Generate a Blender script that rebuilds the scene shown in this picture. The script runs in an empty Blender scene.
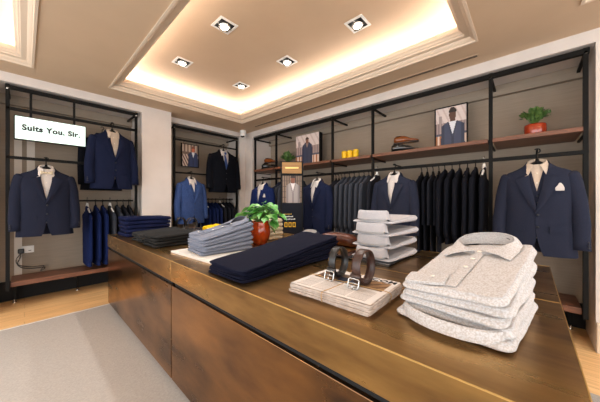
import bpy, bmesh, math, random
from mathutils import Vector, Matrix, noise
PI = math.pi
scene = bpy.context.scene
COL = scene.collection

# ------------------------------------------------------------------ camera, world, exposure
cam_data = bpy.data.cameras.new('camera')
cam_data.sensor_width = 36.0
cam_data.lens = 251.0 / 600.0 * 36.0
cam_data.shift_y = -0.001
cam_data.clip_start = 0.02
cam = bpy.data.objects.new('camera', cam_data)
COL.objects.link(cam)
cam.location = (0, 0, 1.25)
cam.rotation_euler = (PI / 2, 0, -0.8323)
scene.camera = cam

world = bpy.data.worlds.new('world')
scene.world = world
world.use_nodes = True
world.node_tree.nodes['Background'].inputs[0].default_value = (1.0, 0.9, 0.8, 1)
world.node_tree.nodes['Background'].inputs[1].default_value = 0.02

scene.view_settings.view_transform = 'Standard'
scene.view_settings.look = 'None'
scene.view_settings.gamma = 1.0
scene.view_settings.exposure = 0.62
scene.cycles.use_denoising = True
scene.cycles.max_bounces = 8
scene.cycles.diffuse_bounces = 5
scene.cycles.sample_clamp_indirect = 6.0

LED_STRENGTH = 12.5          # cove strips
SPOT_W = 24.5                # each recessed downlight
LIGHT_COL = (1.0, 0.99, 0.985)


def fill_light(name, loc, rot, sx, sy, watts):
    """soft fill lamp added behind the camera to brighten the room"""
    ld = bpy.data.lights.new(name, 'AREA')
    ld.shape = 'RECTANGLE'
    ld.size, ld.size_y = sx, sy
    ld.energy = watts
    ld.color = (0.90, 0.96, 1.0)
    o = bpy.data.objects.new(name, ld)
    COL.objects.link(o)
    o.location = loc
    o.rotation_euler = rot


fill_light('rear_fill_light', (-2.36, 0.6, 1.3), (PI / 2, 0, -PI / 2), 6.5, 2.2, 110)  # both are added fill lamps, out of view against blank walls
fill_light('front_fill_light', (0.4, -3.16, 1.3), (PI / 2, 0, 0), 5.2, 2.2, 78)

# ------------------------------------------------------------------ helpers
def lin(h):
    h = h.lstrip('#')
    c = [int(h[i:i + 2], 16) / 255 for i in (0, 2, 4)]
    return tuple((x / 12.92 if x <= 0.04045 else ((x + 0.055) / 1.055) ** 2.4) for x in c) + (1,)


def base_mat(name):
    m = bpy.data.materials.new(name)
    m.use_nodes = True
    nt = m.node_tree
    return m, nt, nt.nodes['Principled BSDF']


def mat(name, col, rough=0.6, metal=0.0, col2=None, scale=20.0, stretch=(1, 1, 1), bump=0.0, bscale=None,
        spec=0.5, coat=0.0, detail=4.0, lo=0.35, hi=0.65, sheen=0.0, rough2=None):
    m, nt, b = base_mat(name)
    b.inputs['Base Color'].default_value = lin(col)
    b.inputs['Roughness'].default_value = rough
    b.inputs['Metallic'].default_value = metal
    b.inputs['Specular IOR Level'].default_value = spec
    b.inputs['Coat Weight'].default_value = coat
    b.inputs['Sheen Weight'].default_value = sheen
    N, L = nt.nodes, nt.links
    if col2 or bump or rough2 is not None:
        tc = N.new('ShaderNodeTexCoord')
        mp = N.new('ShaderNodeMapping')
        mp.inputs['Scale'].default_value = stretch
        L.new(tc.outputs['Object'], mp.inputs['Vector'])
    if col2 or rough2 is not None:
        nz = N.new('ShaderNodeTexNoise')
        nz.inputs['Scale'].default_value = scale
        nz.inputs['Detail'].default_value = detail
        L.new(mp.outputs[0], nz.inputs['Vector'])
    if col2:
        r = N.new('ShaderNodeValToRGB')
        r.color_ramp.elements[0].position = lo
        r.color_ramp.elements[1].position = hi
        r.color_ramp.elements[0].color = lin(col)
        r.color_ramp.elements[1].color = lin(col2)
        L.new(nz.outputs['Fac'], r.inputs[0])
        L.new(r.outputs[0], b.inputs['Base Color'])
    if rough2 is not None:
        mr = N.new('ShaderNodeMapRange')
        mr.inputs['From Min'].default_value = 0.3
        mr.inputs['From Max'].default_value = 0.7
        mr.inputs['To Min'].default_value = rough
        mr.inputs['To Max'].default_value = rough2
        L.new(nz.outputs['Fac'], mr.inputs['Value'])
        L.new(mr.outputs[0], b.inputs['Roughness'])
    if bump:
        n2 = N.new('ShaderNodeTexNoise')
        n2.inputs['Scale'].default_value = bscale or scale
        n2.inputs['Detail'].default_value = 3
        L.new(mp.outputs[0], n2.inputs['Vector'])
        bp = N.new('ShaderNodeBump')
        bp.inputs['Strength'].default_value = bump
        bp.inputs['Distance'].default_value = 0.01
        L.new(n2.outputs['Fac'], bp.inputs['Height'])
        L.new(bp.outputs[0], b.inputs['Normal'])
    return m


def emit_mat(name, col, strength):
    m, nt, b = base_mat(name)
    b.inputs['Base Color'].default_value = lin(col)
    b.inputs['Emission Color'].default_value = lin(col)
    b.inputs['Emission Strength'].default_value = strength
    return m


def plank_mat(name, along_x, c1, c2, c3):
    m, nt, b = base_mat(name)
    N, L = nt.nodes, nt.links
    tc = N.new('ShaderNodeTexCoord')
    mp = N.new('ShaderNodeMapping')
    if not along_x:
        mp.inputs['Rotation'].default_value = (0, 0, PI / 2)
    L.new(tc.outputs['Object'], mp.inputs['Vector'])
    br = N.new('ShaderNodeTexBrick')
    br.inputs['Scale'].default_value = 1.0
    br.inputs['Brick Width'].default_value = 1.3
    br.inputs['Row Height'].default_value = 0.16
    br.inputs['Mortar Size'].default_value = 0.0012
    br.inputs['Color1'].default_value = lin(c1)
    br.inputs['Color2'].default_value = lin(c2)
    br.inputs['Mortar'].default_value = lin(c3)
    br.offset = 0.37
    L.new(mp.outputs[0], br.inputs['Vector'])
    st = N.new('ShaderNodeMapping')
    st.inputs['Scale'].default_value = (1.5, 26, 1)
    L.new(mp.outputs[0], st.inputs['Vector'])
    nz = N.new('ShaderNodeTexNoise')
    nz.inputs['Scale'].default_value = 1.6
    nz.inputs['Detail'].default_value = 6
    L.new(st.outputs[0], nz.inputs['Vector'])
    mx = N.new('ShaderNodeMixRGB')
    mx.blend_type = 'MULTIPLY'
    mx.inputs[0].default_value = 0.45
    rp = N.new('ShaderNodeValToRGB')
    rp.color_ramp.elements[0].color = (0.45, 0.36, 0.28, 1)
    rp.color_ramp.elements[1].color = (1, 1, 1, 1)
    rp.color_ramp.elements[0].position = 0.3
    rp.color_ramp.elements[1].position = 0.62
    L.new(nz.outputs['Fac'], rp.inputs[0])
    L.new(br.outputs['Color'], mx.inputs[1])
    L.new(rp.outputs[0], mx.inputs[2])
    L.new(mx.outputs[0], b.inputs['Base Color'])
    b.inputs['Roughness'].default_value = 0.38
    return m


def floral_mat(name, base, dark, scale=95, thr=(0.30, 0.42)):
    m, nt, b = base_mat(name)
    N, L = nt.nodes, nt.links
    tc = N.new('ShaderNodeTexCoord')
    v = N.new('ShaderNodeTexVoronoi')
    v.feature = 'SMOOTH_F1'
    v.inputs['Scale'].default_value = scale
    nz = N.new('ShaderNodeTexNoise')
    nz.inputs['Scale'].default_value = scale * 0.8
    nz.inputs['Detail'].default_value = 2
    L.new(tc.outputs['Object'], v.inputs['Vector'])
    L.new(tc.outputs['Object'], nz.inputs['Vector'])
    mu = N.new('ShaderNodeMath')
    mu.operation = 'MULTIPLY'
    L.new(v.outputs['Distance'], mu.inputs[0])
    L.new(nz.outputs['Fac'], mu.inputs[1])
    r = N.new('ShaderNodeValToRGB')
    r.color_ramp.elements[0].position = thr[0] * 0.5
    r.color_ramp.elements[1].position = thr[1] * 0.5
    r.color_ramp.elements[0].color = lin(base)
    r.color_ramp.elements[1].color = lin(dark)
    L.new(mu.outputs[0], r.inputs[0])
    L.new(r.outputs[0], b.inputs['Base Color'])
    b.inputs['Roughness'].default_value = 0.85
    return m


def attr_mat(name, rough=0.5):
    m, nt, b = base_mat(name)
    a = nt.nodes.new('ShaderNodeAttribute')
    a.attribute_name = 'Col'
    nt.links.new(a.outputs['Color'], b.inputs['Base Color'])
    b.inputs['Roughness'].default_value = rough
    return m


class MB:
    def __init__(self):
        self.v = []
        self.f = []

    def box(self, x0, x1, y0, y1, z0, z1):
        b = len(self.v)
        self.v += [(x, y, z) for z in (z0, z1) for y in (y0, y1) for x in (x0, x1)]
        self.f += [tuple(b + i for i in q) for q in
                   ((0, 2, 3, 1), (4, 5, 7, 6), (0, 1, 5, 4), (2, 6, 7, 3), (0, 4, 6, 2), (1, 3, 7, 5))]
        return self

    def loft(self, rings, cap=True, closed=True):
        b = len(self.v)
        n = len(rings[0])
        for r in rings:
            self.v += [tuple(p) for p in r]
        for i in range(len(rings) - 1):
            for j in range(n if closed else n - 1):
                k = (j + 1) % n
                self.f.append((b + i * n + j, b + i * n + k, b + (i + 1) * n + k, b + (i + 1) * n + j))
        if cap and closed:
            self.f.append(tuple(b + j for j in reversed(range(n))))
            e = b + (len(rings) - 1) * n
            self.f.append(tuple(e + j for j in range(n)))
        return self

    def tube(self, pts, rad, n=8, sx=1.0, sy=1.0, cap=True, up=(0, 0, 1)):
        pts = [Vector(p) for p in pts]
        if not isinstance(rad, (list, tuple)):
            rad = [rad] * len(pts)
        rings = []
        for i, p in enumerate(pts):
            t = (pts[min(i + 1, len(pts) - 1)] - pts[max(i - 1, 0)]).normalized()
            u = Vector(up)
            if abs(t.dot(u)) > 0.95:
                u = Vector((1, 0, 0)) if abs(t.x) < 0.9 else Vector((0, 1, 0))
            a = t.cross(u).normalized()
            c = a.cross(t).normalized()
            rings.append([p + a * (math.cos(2 * PI * k / n) * rad[i] * sx) + c * (math.sin(2 * PI * k / n) * rad[i] * sy)
                          for k in range(n)])
        return self.loft(rings, cap)

    def lathe(self, prof, n=24, c=(0, 0, 0)):
        rings = [[(c[0] + r * math.cos(2 * PI * k / n), c[1] + r * math.sin(2 * PI * k / n), c[2] + z) for k in range(n)]
                 for r, z in prof]
        return self.loft(rings, True)

    def grid(self, fn, nu, nv):
        b = len(self.v)
        for i in range(nu + 1):
            for j in range(nv + 1):
                self.v.append(tuple(fn(i / nu, j / nv)))
        for i in range(nu):
            for j in range(nv):
                a = b + i * (nv + 1) + j
                self.f.append((a, a + nv + 1, a + nv + 2, a + 1))
        return self

    def map(self, fn):
        self.v = [tuple(fn(*p)) for p in self.v]
        return self

    def add(self, o):
        b = len(self.v)
        self.v += o.v
        self.f += [tuple(b + i for i in q) for q in o.f]
        return self

    def mesh(self, name, m, smooth=True, bevel=0.0, solid=0.0, seg=2):
        me = bpy.data.meshes.new(name)
        me.from_pydata(self.v, [], self.f)
        if bevel or solid or True:
            bm = bmesh.new()
            bm.from_mesh(me)
            if not solid:
                bmesh.ops.recalc_face_normals(bm, faces=bm.faces)
            if solid:
                bmesh.ops.solidify(bm, geom=bm.faces[:], thickness=solid)
            if bevel:
                es = [e for e in bm.edges if len(e.link_faces) == 2 and e.calc_face_angle(0) > 0.5]
                bmesh.ops.bevel(bm, geom=es, offset=bevel, segments=seg, affect='EDGES', profile=0.5)
            bm.to_mesh(me)
            bm.free()
        if m:
            me.materials.append(m)
        for p in me.polygons:
            p.use_smooth = smooth
        return me

    def build(self, name, m, parent=None, smooth=True, bevel=0.0, solid=0.0, loc=(0, 0, 0), rot=(0, 0, 0), label=None):
        me = self.mesh(name, m, smooth, bevel, solid)
        if smooth and (bevel or solid):
            me.set_sharp_from_angle(angle=0.9)
        o = bpy.data.objects.new(name, me)
        COL.objects.link(o)
        o.location = loc
        o.rotation_euler = rot
        if parent:
            o.parent = parent
        if label:
            o['label'] = label
        return o


def box(name, x0, x1, y0, y1, z0, z1, m, parent=None, bevel=0.0, label=None):
    return MB().box(x0, x1, y0, y1, z0, z1).build(name, m, parent, smooth=False, bevel=bevel, label=label)


def struct(o):
    o['kind'] = 'structure'
    return o


def tag(o, label, cat, group=None):
    o['label'] = label
    o['category'] = cat
    if group:
        o['group'] = group
    return o


def thing(name, label, cat, loc=(0, 0, 0), rz=0.0, group=None):
    o = bpy.data.objects.new(name, None)
    COL.objects.link(o)
    o.empty_display_size = 0.1
    o.location = loc
    o.rotation_euler = (0, 0, rz)
    return tag(o, label, cat, group)


def dup(root, loc, rz, label, group=None, mats=None):
    """copy a thing with its parts and sub-parts; mats maps an old material to a new one (a re-coloured copy gets its own meshes)"""
    def cp(o, parent):
        c = o.copy()
        COL.objects.link(c)
        if parent:
            c.parent = parent
        if mats and o.type == 'MESH' and any(s.material in mats for s in o.material_slots):
            c.data = o.data.copy()
            for i, mm in enumerate(c.data.materials):
                if mm in mats:
                    c.data.materials[i] = mats[mm]
        for ch in list(o.children):
            cp(ch, c)
        return c
    r = cp(root, None)
    r.location = loc
    r.rotation_euler = (0, 0, rz)
    r['label'] = label
    if group:
        r['group'] = group
    elif 'group' in r:
        del r['group']
    return r


def lerp(a, b, t):
    return a + (b - a) * t


def interp(tab, z):
    """tab: list of (key, v1, v2 ...) sorted by key"""
    if z <= tab[0][0]:
        return tab[0][1:]
    for a, b in zip(tab, tab[1:]):
        if z <= b[0]:
            t = (z - a[0]) / (b[0] - a[0])
            t = t * t * (3 - 2 * t) * 0.5 + t * 0.5
            return tuple(lerp(p, q, t) for p, q in zip(a[1:], b[1:]))
    return tab[-1][1:]


def spline(pts, n):
    """Catmull-Rom through pts"""
    P = [Vector(p) for p in pts]
    P = [P[0] * 2 - P[1]] + P + [P[-1] * 2 - P[-2]]
    out = []
    m = len(P) - 3
    for i in range(n + 1):
        s = min(i / n * m, m - 1e-6)
        k = int(s)
        t = s - k
        a, b, c, d = P[k:k + 4]
        out.append(0.5 * ((2 * b) + (c - a) * t + (2 * a - 5 * b + 4 * c - d) * t * t + (3 * b - a - 3 * c + d) * t ** 3))
    return out


# ------------------------------------------------------------------ materials
M = {}
M['wall'] = mat('wall_paint', '#d6cdc6', 0.75, col2='#d1c8c1', scale=6, bump=0.03, bscale=180)
M['ceiling'] = mat('ceiling_paint', '#c4aa8e', 0.8, col2='#c0a68a', scale=3)
M['trim'] = mat('trim_paint', '#d2c0ab', 0.6)
M['niche'] = mat('niche_panel', '#998b7b', 0.8, col2='#918373', scale=4, stretch=(1, 1, 30), bump=0.03, bscale=90)
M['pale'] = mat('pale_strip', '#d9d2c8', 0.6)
M['oak'] = plank_mat('oak_planks_x', True, '#eec38a', '#e4b378', '#9a7044')
M['oak2'] = plank_mat('oak_planks_y', False, '#eec38a', '#e4b378', '#9a7044')
M['carpet'] = mat('carpet', '#b9b2ab', 0.95, col2='#a59e96', scale=90, stretch=(1, 3.5, 1), detail=6, bump=0.5, bscale=260, spec=0.1)
M['walnut'] = mat('walnut', '#7c4f38', 0.45, col2='#5c3826', scale=3, stretch=(14, 1.2, 14), lo=.3, hi=.7)
M['walnut_x'] = mat('walnut_lengthwise', '#7c4f38', 0.45, col2='#5c3826', scale=3, stretch=(1.2, 14, 14), lo=.3, hi=.7)
M['black'] = mat('black_metal', '#0a0908', 0.6, 0.0, col2='#070605', scale=8, spec=0.2)
M['chrome'] = mat('chrome', '#d8d8d6', 0.12, 1.0)
M['steel'] = mat('steel_wire', '#b9b8b5', 0.25, 1.0)
M['brass'] = mat('aged_brass', '#bb945a', 0.24, 1.0, col2='#765737', scale=2.6, stretch=(3.6, 0.7, 3.2), detail=9, lo=.34, hi=.68, rough2=0.38)
M['bronze'] = mat('bronze_sheet', '#b5824c', 0.15, 1.0, col2='#594334', scale=1.7, stretch=(2.4, 0.8, 2.4), detail=9, lo=.34, hi=.66, rough2=0.32)
M['gold'] = mat('bright_brass_edge', '#e6c078', 0.3, 1.0)
M['dark'] = mat('dark_recess', '#0b0908', 0.8)
M['white'] = mat('white_plastic', '#e8e6e2', 0.4)
M['board'] = mat('white_display_board', '#d8d2c9', 0.45)
M['light'] = emit_mat('lamp_glow', '#fff1dd', 12.0)
M['led'] = emit_mat('led_glow', '#fff9f4', LED_STRENGTH)
M['signglow'] = emit_mat('sign_glow', '#e6fbf2', 0.5)


def cloth(name, c, c2=None, scale=260, rough=0.9, bump=0.15):
    return mat(name, c, rough, 0, col2=c2 or c, scale=scale, bump=bump, bscale=scale, spec=0.12, sheen=0.0)


M['navy'] = cloth('navy_wool', '#212434', '#1a1d2a')
M['navy2'] = cloth('royal_navy_wool', '#171d36', '#12172b')
M['midnight'] = cloth('midnight_wool', '#0e1018', '#0a0b11')
M['blue'] = cloth('blue_check_wool', '#3a4f7e', '#2c3d66', scale=70)
M['bright'] = cloth('bright_navy_wool', '#182654', '#121d42')
M['slate'] = cloth('slate_navy_wool', '#282b3a', '#212432')
M['grey'] = cloth('grey_wool', '#3c3f47', '#32343b')
M['charcoal'] = cloth('charcoal_wool', '#23242b', '#1b1c22')
M['jet'] = cloth('black_navy_wool', '#14151d', '#0f1016')
M['cotton'] = mat('white_cotton', '#d0c8c2', 0.85, col2='#c8c0ba', scale=200, bump=0.06, bscale=300)
M['beigecotton'] = mat('beige_cotton', '#c9b9a8', 0.85, col2='#bdac9a', scale=200, bump=0.06, bscale=300)
M['button'] = mat('dark_button', '#15131a', 0.3)
M['pearl'] = mat('pearl_button', '#e6ddd0', 0.25)
M['bluetie'] = mat('blue_silk', '#2f4c86', 0.4)
M['cream'] = mat('cream_knit', '#cdbfa5', 0.9, col2='#b9a98d', scale=120, bump=0.4, bscale=160)
M['floral'] = floral_mat('floral_cotton', '#bfbdbd', '#aba49f', 230, (0.26, 0.60))
M['dotcotton'] = mat('pale_grey_cotton', '#b7b4b6', 0.85, col2='#a3a1a5', scale=240, bump=0.1, bscale=260)
M['inner'] = mat('collar_lining', '#b3afac', 0.85, col2='#9d9895', scale=200)
M['chambray'] = mat('grey_blue_chambray', '#7f8491', 0.88, col2='#5a6070', scale=330, bump=0.2, bscale=330, lo=.42, hi=.58)
M['chambray_dark'] = mat('dark_collar_lining', '#33343c', 0.85)
M['trouser'] = cloth('navy_trouser', '#121427', '#0c0e1d', scale=300)
M['denim'] = cloth('indigo_denim', '#131a3c', '#0d122c', scale=300)
M['greytr'] = cloth('dark_grey_trouser', '#2f2f2f', '#222222', scale=260)
M['blacktr'] = cloth('black_grey_trouser', '#262524', '#1c1b1a', scale=260)
M['yellow'] = mat('yellow_glaze', '#f5c80c', 0.35, col2='#ecbb08', scale=10)
M['terracotta'] = mat('red_orange_glaze', '#b9420f', 0.18, col2='#93300b', scale=7, coat=0.5)
M['redpot'] = mat('red_pot_glaze', '#a93a1b', 0.16, col2='#93300f', scale=9, coat=0.6)
M['leaf'] = mat('pothos_leaf', '#3f8a2c', 0.38, col2='#8fc072', scale=16, lo=.45, hi=.72)
M['leaf_small'] = mat('box_leaf', '#3c5a28', 0.45, col2='#5d7d3e', scale=60)
M['stem'] = mat('plant_stem', '#5a7d3a', 0.6)
M['soil'] = mat('soil', '#2a1c12', 0.95, col2='#1d130c', scale=90, bump=0.6)
M['pot'] = mat('dark_pot', '#23242a', 0.35)
M['tan'] = mat('tan_leather', '#8a4a1e', 0.22, col2='#6d3714', scale=25, coat=0.3)
M['brownl'] = mat('brown_leather', '#3d231a', 0.32, col2='#2e1912', scale=60, bump=0.15, bscale=220)
M['blackl'] = mat('black_leather', '#141212', 0.3, bump=0.12, bscale=220)
M['cognac'] = mat('cognac_leather', '#5f2c14', 0.3, col2='#48200e', scale=30, bump=0.1, bscale=200)
M['shoeblack'] = mat('polished_black_leather', '#101010', 0.1, coat=0.6)
M['paper'] = mat('newsprint', '#c6bab0', 0.9, col2='#a08f82', scale=40, stretch=(1, 1, 14))
M['string'] = mat('twine', '#b08d5e', 0.9)
M['print'] = attr_mat('printed_picture', 0.55)
M['newsprint'] = attr_mat('printed_news', 0.85)
M['signwood'] = mat('oak_sign_wood', '#9a7442', 0.6, col2='#866238', scale=4, stretch=(1, 12, 12))
M['navypanel'] = mat('dark_blue_panel', '#0b0f1a', 0.7, spec=.2)
M['ink'] = mat('black_ink', '#15181a', 0.6)

# ------------------------------------------------------------------ room shell
CZ = 2.665
YL, YB, XR = 4.25, 4.465, 3.168


def wallbox(name, x0, x1, y0, y1, z0, z1, m='wall'):
    return struct(box(name, x0, x1, y0, y1, z0, z1, M[m]))


wallbox('floor', -2.4, 3.75, 3.735, 5.05, -0.05, 0.0, 'oak')
wallbox('floor_border', 2.47, 3.75, -3.2, 3.735, -0.05, 0.0, 'oak2')
wallbox('floor_carpet', -2.4, 2.47, -3.2, 3.735, -0.05, 0.004, 'carpet')

# left wall plane (Y = YL), its niche and the pier beside it
wallbox('wall_left', -2.4, -0.27, YL, YL + 0.6, 0, CZ + 0.35)
wallbox('wall_left_lintel', -0.27, 1.178, YL, YL + 0.6, 2.562, CZ + 0.35)
wallbox('wall_left_pier', 1.178, 1.592, YL, YL + 0.75, 0, CZ + 0.35)
wallbox('wall_left_back', -0.27, 1.178, 4.80, 4.85, 0, 2.562, 'niche')
# recessed second stretch (Y = YB) with the second niche
wallbox('wall_back_jamb', 1.592, 1.67, YB, YB + 0.53, 0, CZ + 0.35)
wallbox('wall_back_lintel', 1.67, 3.03, YB, YB + 0.53, 2.578, CZ + 0.35)
wallbox('wall_back_panel', 1.67, 3.03, 4.95, 5.0, 0, 2.578, 'niche')
wallbox('wall_back_corner', 3.03, 3.70, YB, YB + 0.53, 0, CZ + 0.35)
# right wall (X = XR) with the long niche
wallbox('wall_right_corner', XR, XR + 0.53, 4.225, YB, 0, CZ + 0.35)
wallbox('wall_right_lintel', XR, XR + 0.53, -0.41, 4.225, 2.557, CZ + 0.35)
wallbox('wall_right', XR, XR + 0.58, -3.2, -0.41, 0, CZ + 0.35)
wallbox('wall_right_back', 3.68, 3.73, -0.41, 4.225, 0, 2.557, 'niche')
# the rest of the room, behind the camera
wallbox('wall_front', -2.4, 3.75, -3.3, -3.2, 0, CZ + 0.35)
wallbox('wall_rear', -2.5, -2.4, -3.3, 4.85, 0, CZ + 0.35)
# skirting on the pier at the end of the long niche
struct(box('baseboard_right', XR - 0.022, XR, -3.2, -0.412, 0, 0.25, M['trim'], bevel=0.005))
struct(box('baseboard_left', -2.4, -0.29, YL - 0.02, YL, 0, 0.2, M['trim'], bevel=0.005))
# raised band under the niche soffits, seen as a paler strip at the top of the back panels
struct(box('trim_1', 3.62, 3.68, -0.41, 4.225, 2.44, 2.557, M['niche']))
struct(box('trim_2', -0.27, 1.178, 4.74, 4.80, 2.44, 2.562, M['niche']))
struct(box('trim_3', 1.67, 3.03, 4.89, 4.95, 2.45, 2.578, M['niche']))
# two pale upright strips on the back panel behind the left display
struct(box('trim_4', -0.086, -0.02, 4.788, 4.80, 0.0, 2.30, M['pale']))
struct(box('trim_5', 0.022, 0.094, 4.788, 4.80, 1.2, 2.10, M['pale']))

struct(box('dark_strip_back', -0.27, 1.178, 4.775, 4.80, 0, .24, M['dark']))  # dark strip along the foot of each niche back panel
struct(box('dark_strip_corner', 1.67, 3.03, 4.925, 4.95, 0, .24, M['dark']))
struct(box('dark_strip_long', 3.655, 3.68, -0.41, 4.225, 0, .24, M['dark']))
# pale threshold strip round the carpet
struct(box('trim_30', -2.4, 2.47, 3.725, 3.745, 0, .006, M['pale']))

# ceiling with three coffers
COFFERS = [(0.711, 2.70, 0.33, 3.885), (-1.9, 0.067, 0.33, 3.90), (0.711, 2.70, -2.9, -0.28)]
for i, (x0, x1, y0, y1) in enumerate([(-2.4, 3.75, 3.9, 5.05), (-2.4, 3.75, -0.28, 0.33), (-2.4, 3.75, -3.2, -2.9),
                                      (-2.4, -1.9, 0.33, 3.9), (0.067, 0.711, 0.33, 3.9), (2.70, 3.75, 0.33, 3.9),
                                      (-2.4, 0.711, -2.9, -0.28), (2.70, 3.75, -2.9, -0.28), (0.711, 2.70, 3.885, 3.9)]):
    wallbox('ceiling' if i == 0 else 'ceiling_slab', x0, x1, y0, y1, CZ, CZ + 0.012, 'ceiling')
wallbox('ceiling_top', -2.5, 3.75, -3.3, 5.05, 2.925, 2.96, 'ceiling')


def frame_loft(profile, rect):
    """sweep a profile of (inset, z) around a rectangle"""
    x0, x1, y0, y1 = rect
    mb = MB()
    rings = [[(x0 + d, y0 + d, z), (x1 - d, y0 + d, z), (x1 - d, y1 - d, z), (x0 + d, y1 - d, z)] for d, z in profile]
    return mb.loft(rings, cap=False)


PROF = [(-0.002, 2.678), (-0.002, 2.655), (0.016, 2.655), (0.022, 2.668), (0.030, 2.672), (0.044, 2.684), (0.050, 2.698),
        (0.088, 2.702), (0.092, 2.716), (0.102, 2.720), (0.112, 2.734), (0.124, 2.742), (0.128, 2.756), (0.128, 2.785),
        (0.112, 2.785), (0.108, 2.745), (-0.06, 2.745), (-0.06, 2.925)]
tn = 6
for r in COFFERS:
    struct(frame_loft(PROF, r).build('trim_%d' % tn, M['trim'], smooth=False))
    tn += 1

n_led = 0
LEDLAB = ['main coffer', 'coffer over the carpet', 'coffer past the counter']
for (x0, x1, y0, y1), where in zip(COFFERS, LEDLAB):
    for k, (a, b, c, d) in enumerate([(x0 + .02, x1 - .02, y1 - .035, y1 - .015), (x1 - .035, x1 - .015, y0 + .04, y1 - .04),
                                      (x0 + .02, x1 - .02, y0 + .015, y0 + .035), (x0 + .015, x0 + .035, y0 + .04, y1 - .04)]):
        side = ['sign wall side', 'long rail side', 'side facing the sign wall', 'side facing the long rail'][k]
        tag(box('led_strip', a, b, c, d, 2.7455, 2.805, M['led']),
            'LED strip in the cove of the %s, %s' % (where, side), 'light strip', 'cove light strips')


# recessed square downlights
def downlight(x, y, label):
    t = thing('recessed_downlight', label, 'downlight', (x, y, 2.925), 0, 'recessed square downlights')
    fr = MB()
    fr.loft([[(-s, -s, z), (s, -s, z), (s, s, z), (-s, s, z)] for s, z in
             ((.092, 0), (.092, -.006), (.072, -.008), (.072, -.001))], cap=False)
    fr.build('trim_frame', M['white'], t, smooth=False)
    hs = MB().loft([[(-s, -s, z), (s, -s, z), (s, s, z), (-s, s, z)] for s, z in ((.072, -.002), (.07, -.0015), (.001, -.001))], cap=False)
    hs.build('housing', M['dark'], t, smooth=False)
    ring = MB().lathe([(.040, -.022), (.050, -.027), (.055, -.018), (.052, -.006), (.043, -.010), (.040, -.022)], 28)
    ring.f = [q for q in ring.f if len(q) == 4]
    ring.map(lambda a, b, c: (a, b * math.cos(.25) - (c + .012) * math.sin(.25) * 0, c - b * 0.12))
    ring.build('gimbal_ring', M['chrome'], t)
    for sx in (-1, 1):
        MB().tube([(sx * .072, 0, -.012), (sx * .060, 0, -.012)], .006, 8).build('pivot', M['chrome'], t)
    lamp = MB().lathe([(.001, -.024), (.026, -.023), (.040, -.016), (.040, -.012)], 28)
    lamp.map(lambda a, b, c: (a, b, c - b * 0.12))
    lamp.build('lamp', M['light'], t)
    ld = bpy.data.lights.new('downlight_beam', 'SPOT')
    ld.energy = SPOT_W
    ld.color = LIGHT_COL
    ld.spot_size = math.radians(115)
    ld.spot_blend = 0.8
    ld.shadow_soft_size = 0.05
    lo = bpy.data.objects.new('downlight_beam', ld)
    COL.objects.link(lo)
    lo.parent = t
    lo.location = (0, 0, -0.05)
    return t


for yi, y in enumerate((1.2, 2.15, 3.1)):
    for xi, x in enumerate((1.29, 2.13)):
        downlight(x, y, 'square recessed downlight in the main coffer, %s the sign wall, %s side' %
                  (['farther from', 'midway to', 'close to'][yi], ['carpet', 'long rail'][xi]))
for i, (x, y) in enumerate([(-0.9, 1.0), (-0.9, 3.1), (1.3, -0.85), (2.1, -0.85), (-0.4, 2.1)]):
    downlight(x, y, 'square recessed downlight in the %s, %s' % (LEDLAB[1] if x < 0 else LEDLAB[2], ['far from the sign wall', 'close to the sign wall', 'carpet side', 'long rail side', 'in its middle'][i]))

# linear air slot
t = thing('air_slot_diffuser', 'long twin-slot black air diffuser set in the ceiling above the long rail', 'air vent', (2.975, 0.36, CZ))
box('frame_plate', -.03, .03, 0, 3.52, -.004, 0, M['ceiling'], t)
for dx in (-.014, .006):
    box('slot', dx, dx + .010, 0.01, 3.51, -.006, -.0035, M['dark'], t)

# security camera in the corner
t = thing('security_camera', 'white dome security camera under the ceiling in the room corner', 'camera', (2.985, 4.28, CZ))
MB().lathe([(.055, 0), (.062, -.01), (.062, -.05), (.05, -.062), (.001, -.062)], 24).build('mount', M['white'], t)
MB().lathe([(.001, .062), (.03, .055), (.052, .033), (.062, 0), (.052, -.035), (.03, -.055), (.001, -.064)], 24).build(
    'turret', M['white'], t, loc=(-.005, -.005, -.10))
MB().lathe([(.001, .012), (.02, .011), (.034, .004), (.038, -.004), (.03, -.012), (.001, -.012)], 20).build(
    'lens_cover', M['shoeblack'], t, loc=(-.036, -.036, -.128), rot=(0, 2.1, PI / 4 + 0.0), label='glossy black lens window')

# ------------------------------------------------------------------ brass counter units
def counter(x0, x1, y0, y1, label):
    t = thing('display_counter', label, 'counter', ((x0 + x1) / 2, (y0 + y1) / 2, 0), 0, 'brass clad counter units')
    w, l = (x1 - x0) / 2 - .001, (y1 - y0) / 2 - .001
    top = box('worktop', -w, w, -l, l, .718, .853, M['brass'], t, bevel=.003)
    box('edge_strip', -w - .0006, -w + .0022, -l, l, .850, .8536, M['gold'], top, label='bright worn brass edge')
    box('edge_strip', w - .0022, w + .0006, -l, l, .850, .8536, M['gold'], top, label='bright worn brass edge')
    box('edge_strip', -w, w, -l - .0006, -l + .0022, .850, .8536, M['gold'], top, label='bright worn brass edge')
    box('edge_strip', -w, w, l - .0022, l + .0006, .850, .8536, M['gold'], top, label='bright worn brass edge')
    box('shadow_gap', -w + .02, w - .02, -l + .02, l - .02, .685, .719, M['dark'], t, label='dark recessed gap under the worktop')
    box('cabinet', -w + .004, w - .004, -l + .004, l - .004, .072, .690, M['bronze'], t, bevel=.003)
    box('plinth', -w + .05, w - .05, -l + .05, l - .05, .0045, .073, M['dark'], t, label='black recessed plinth')
    return t


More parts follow.
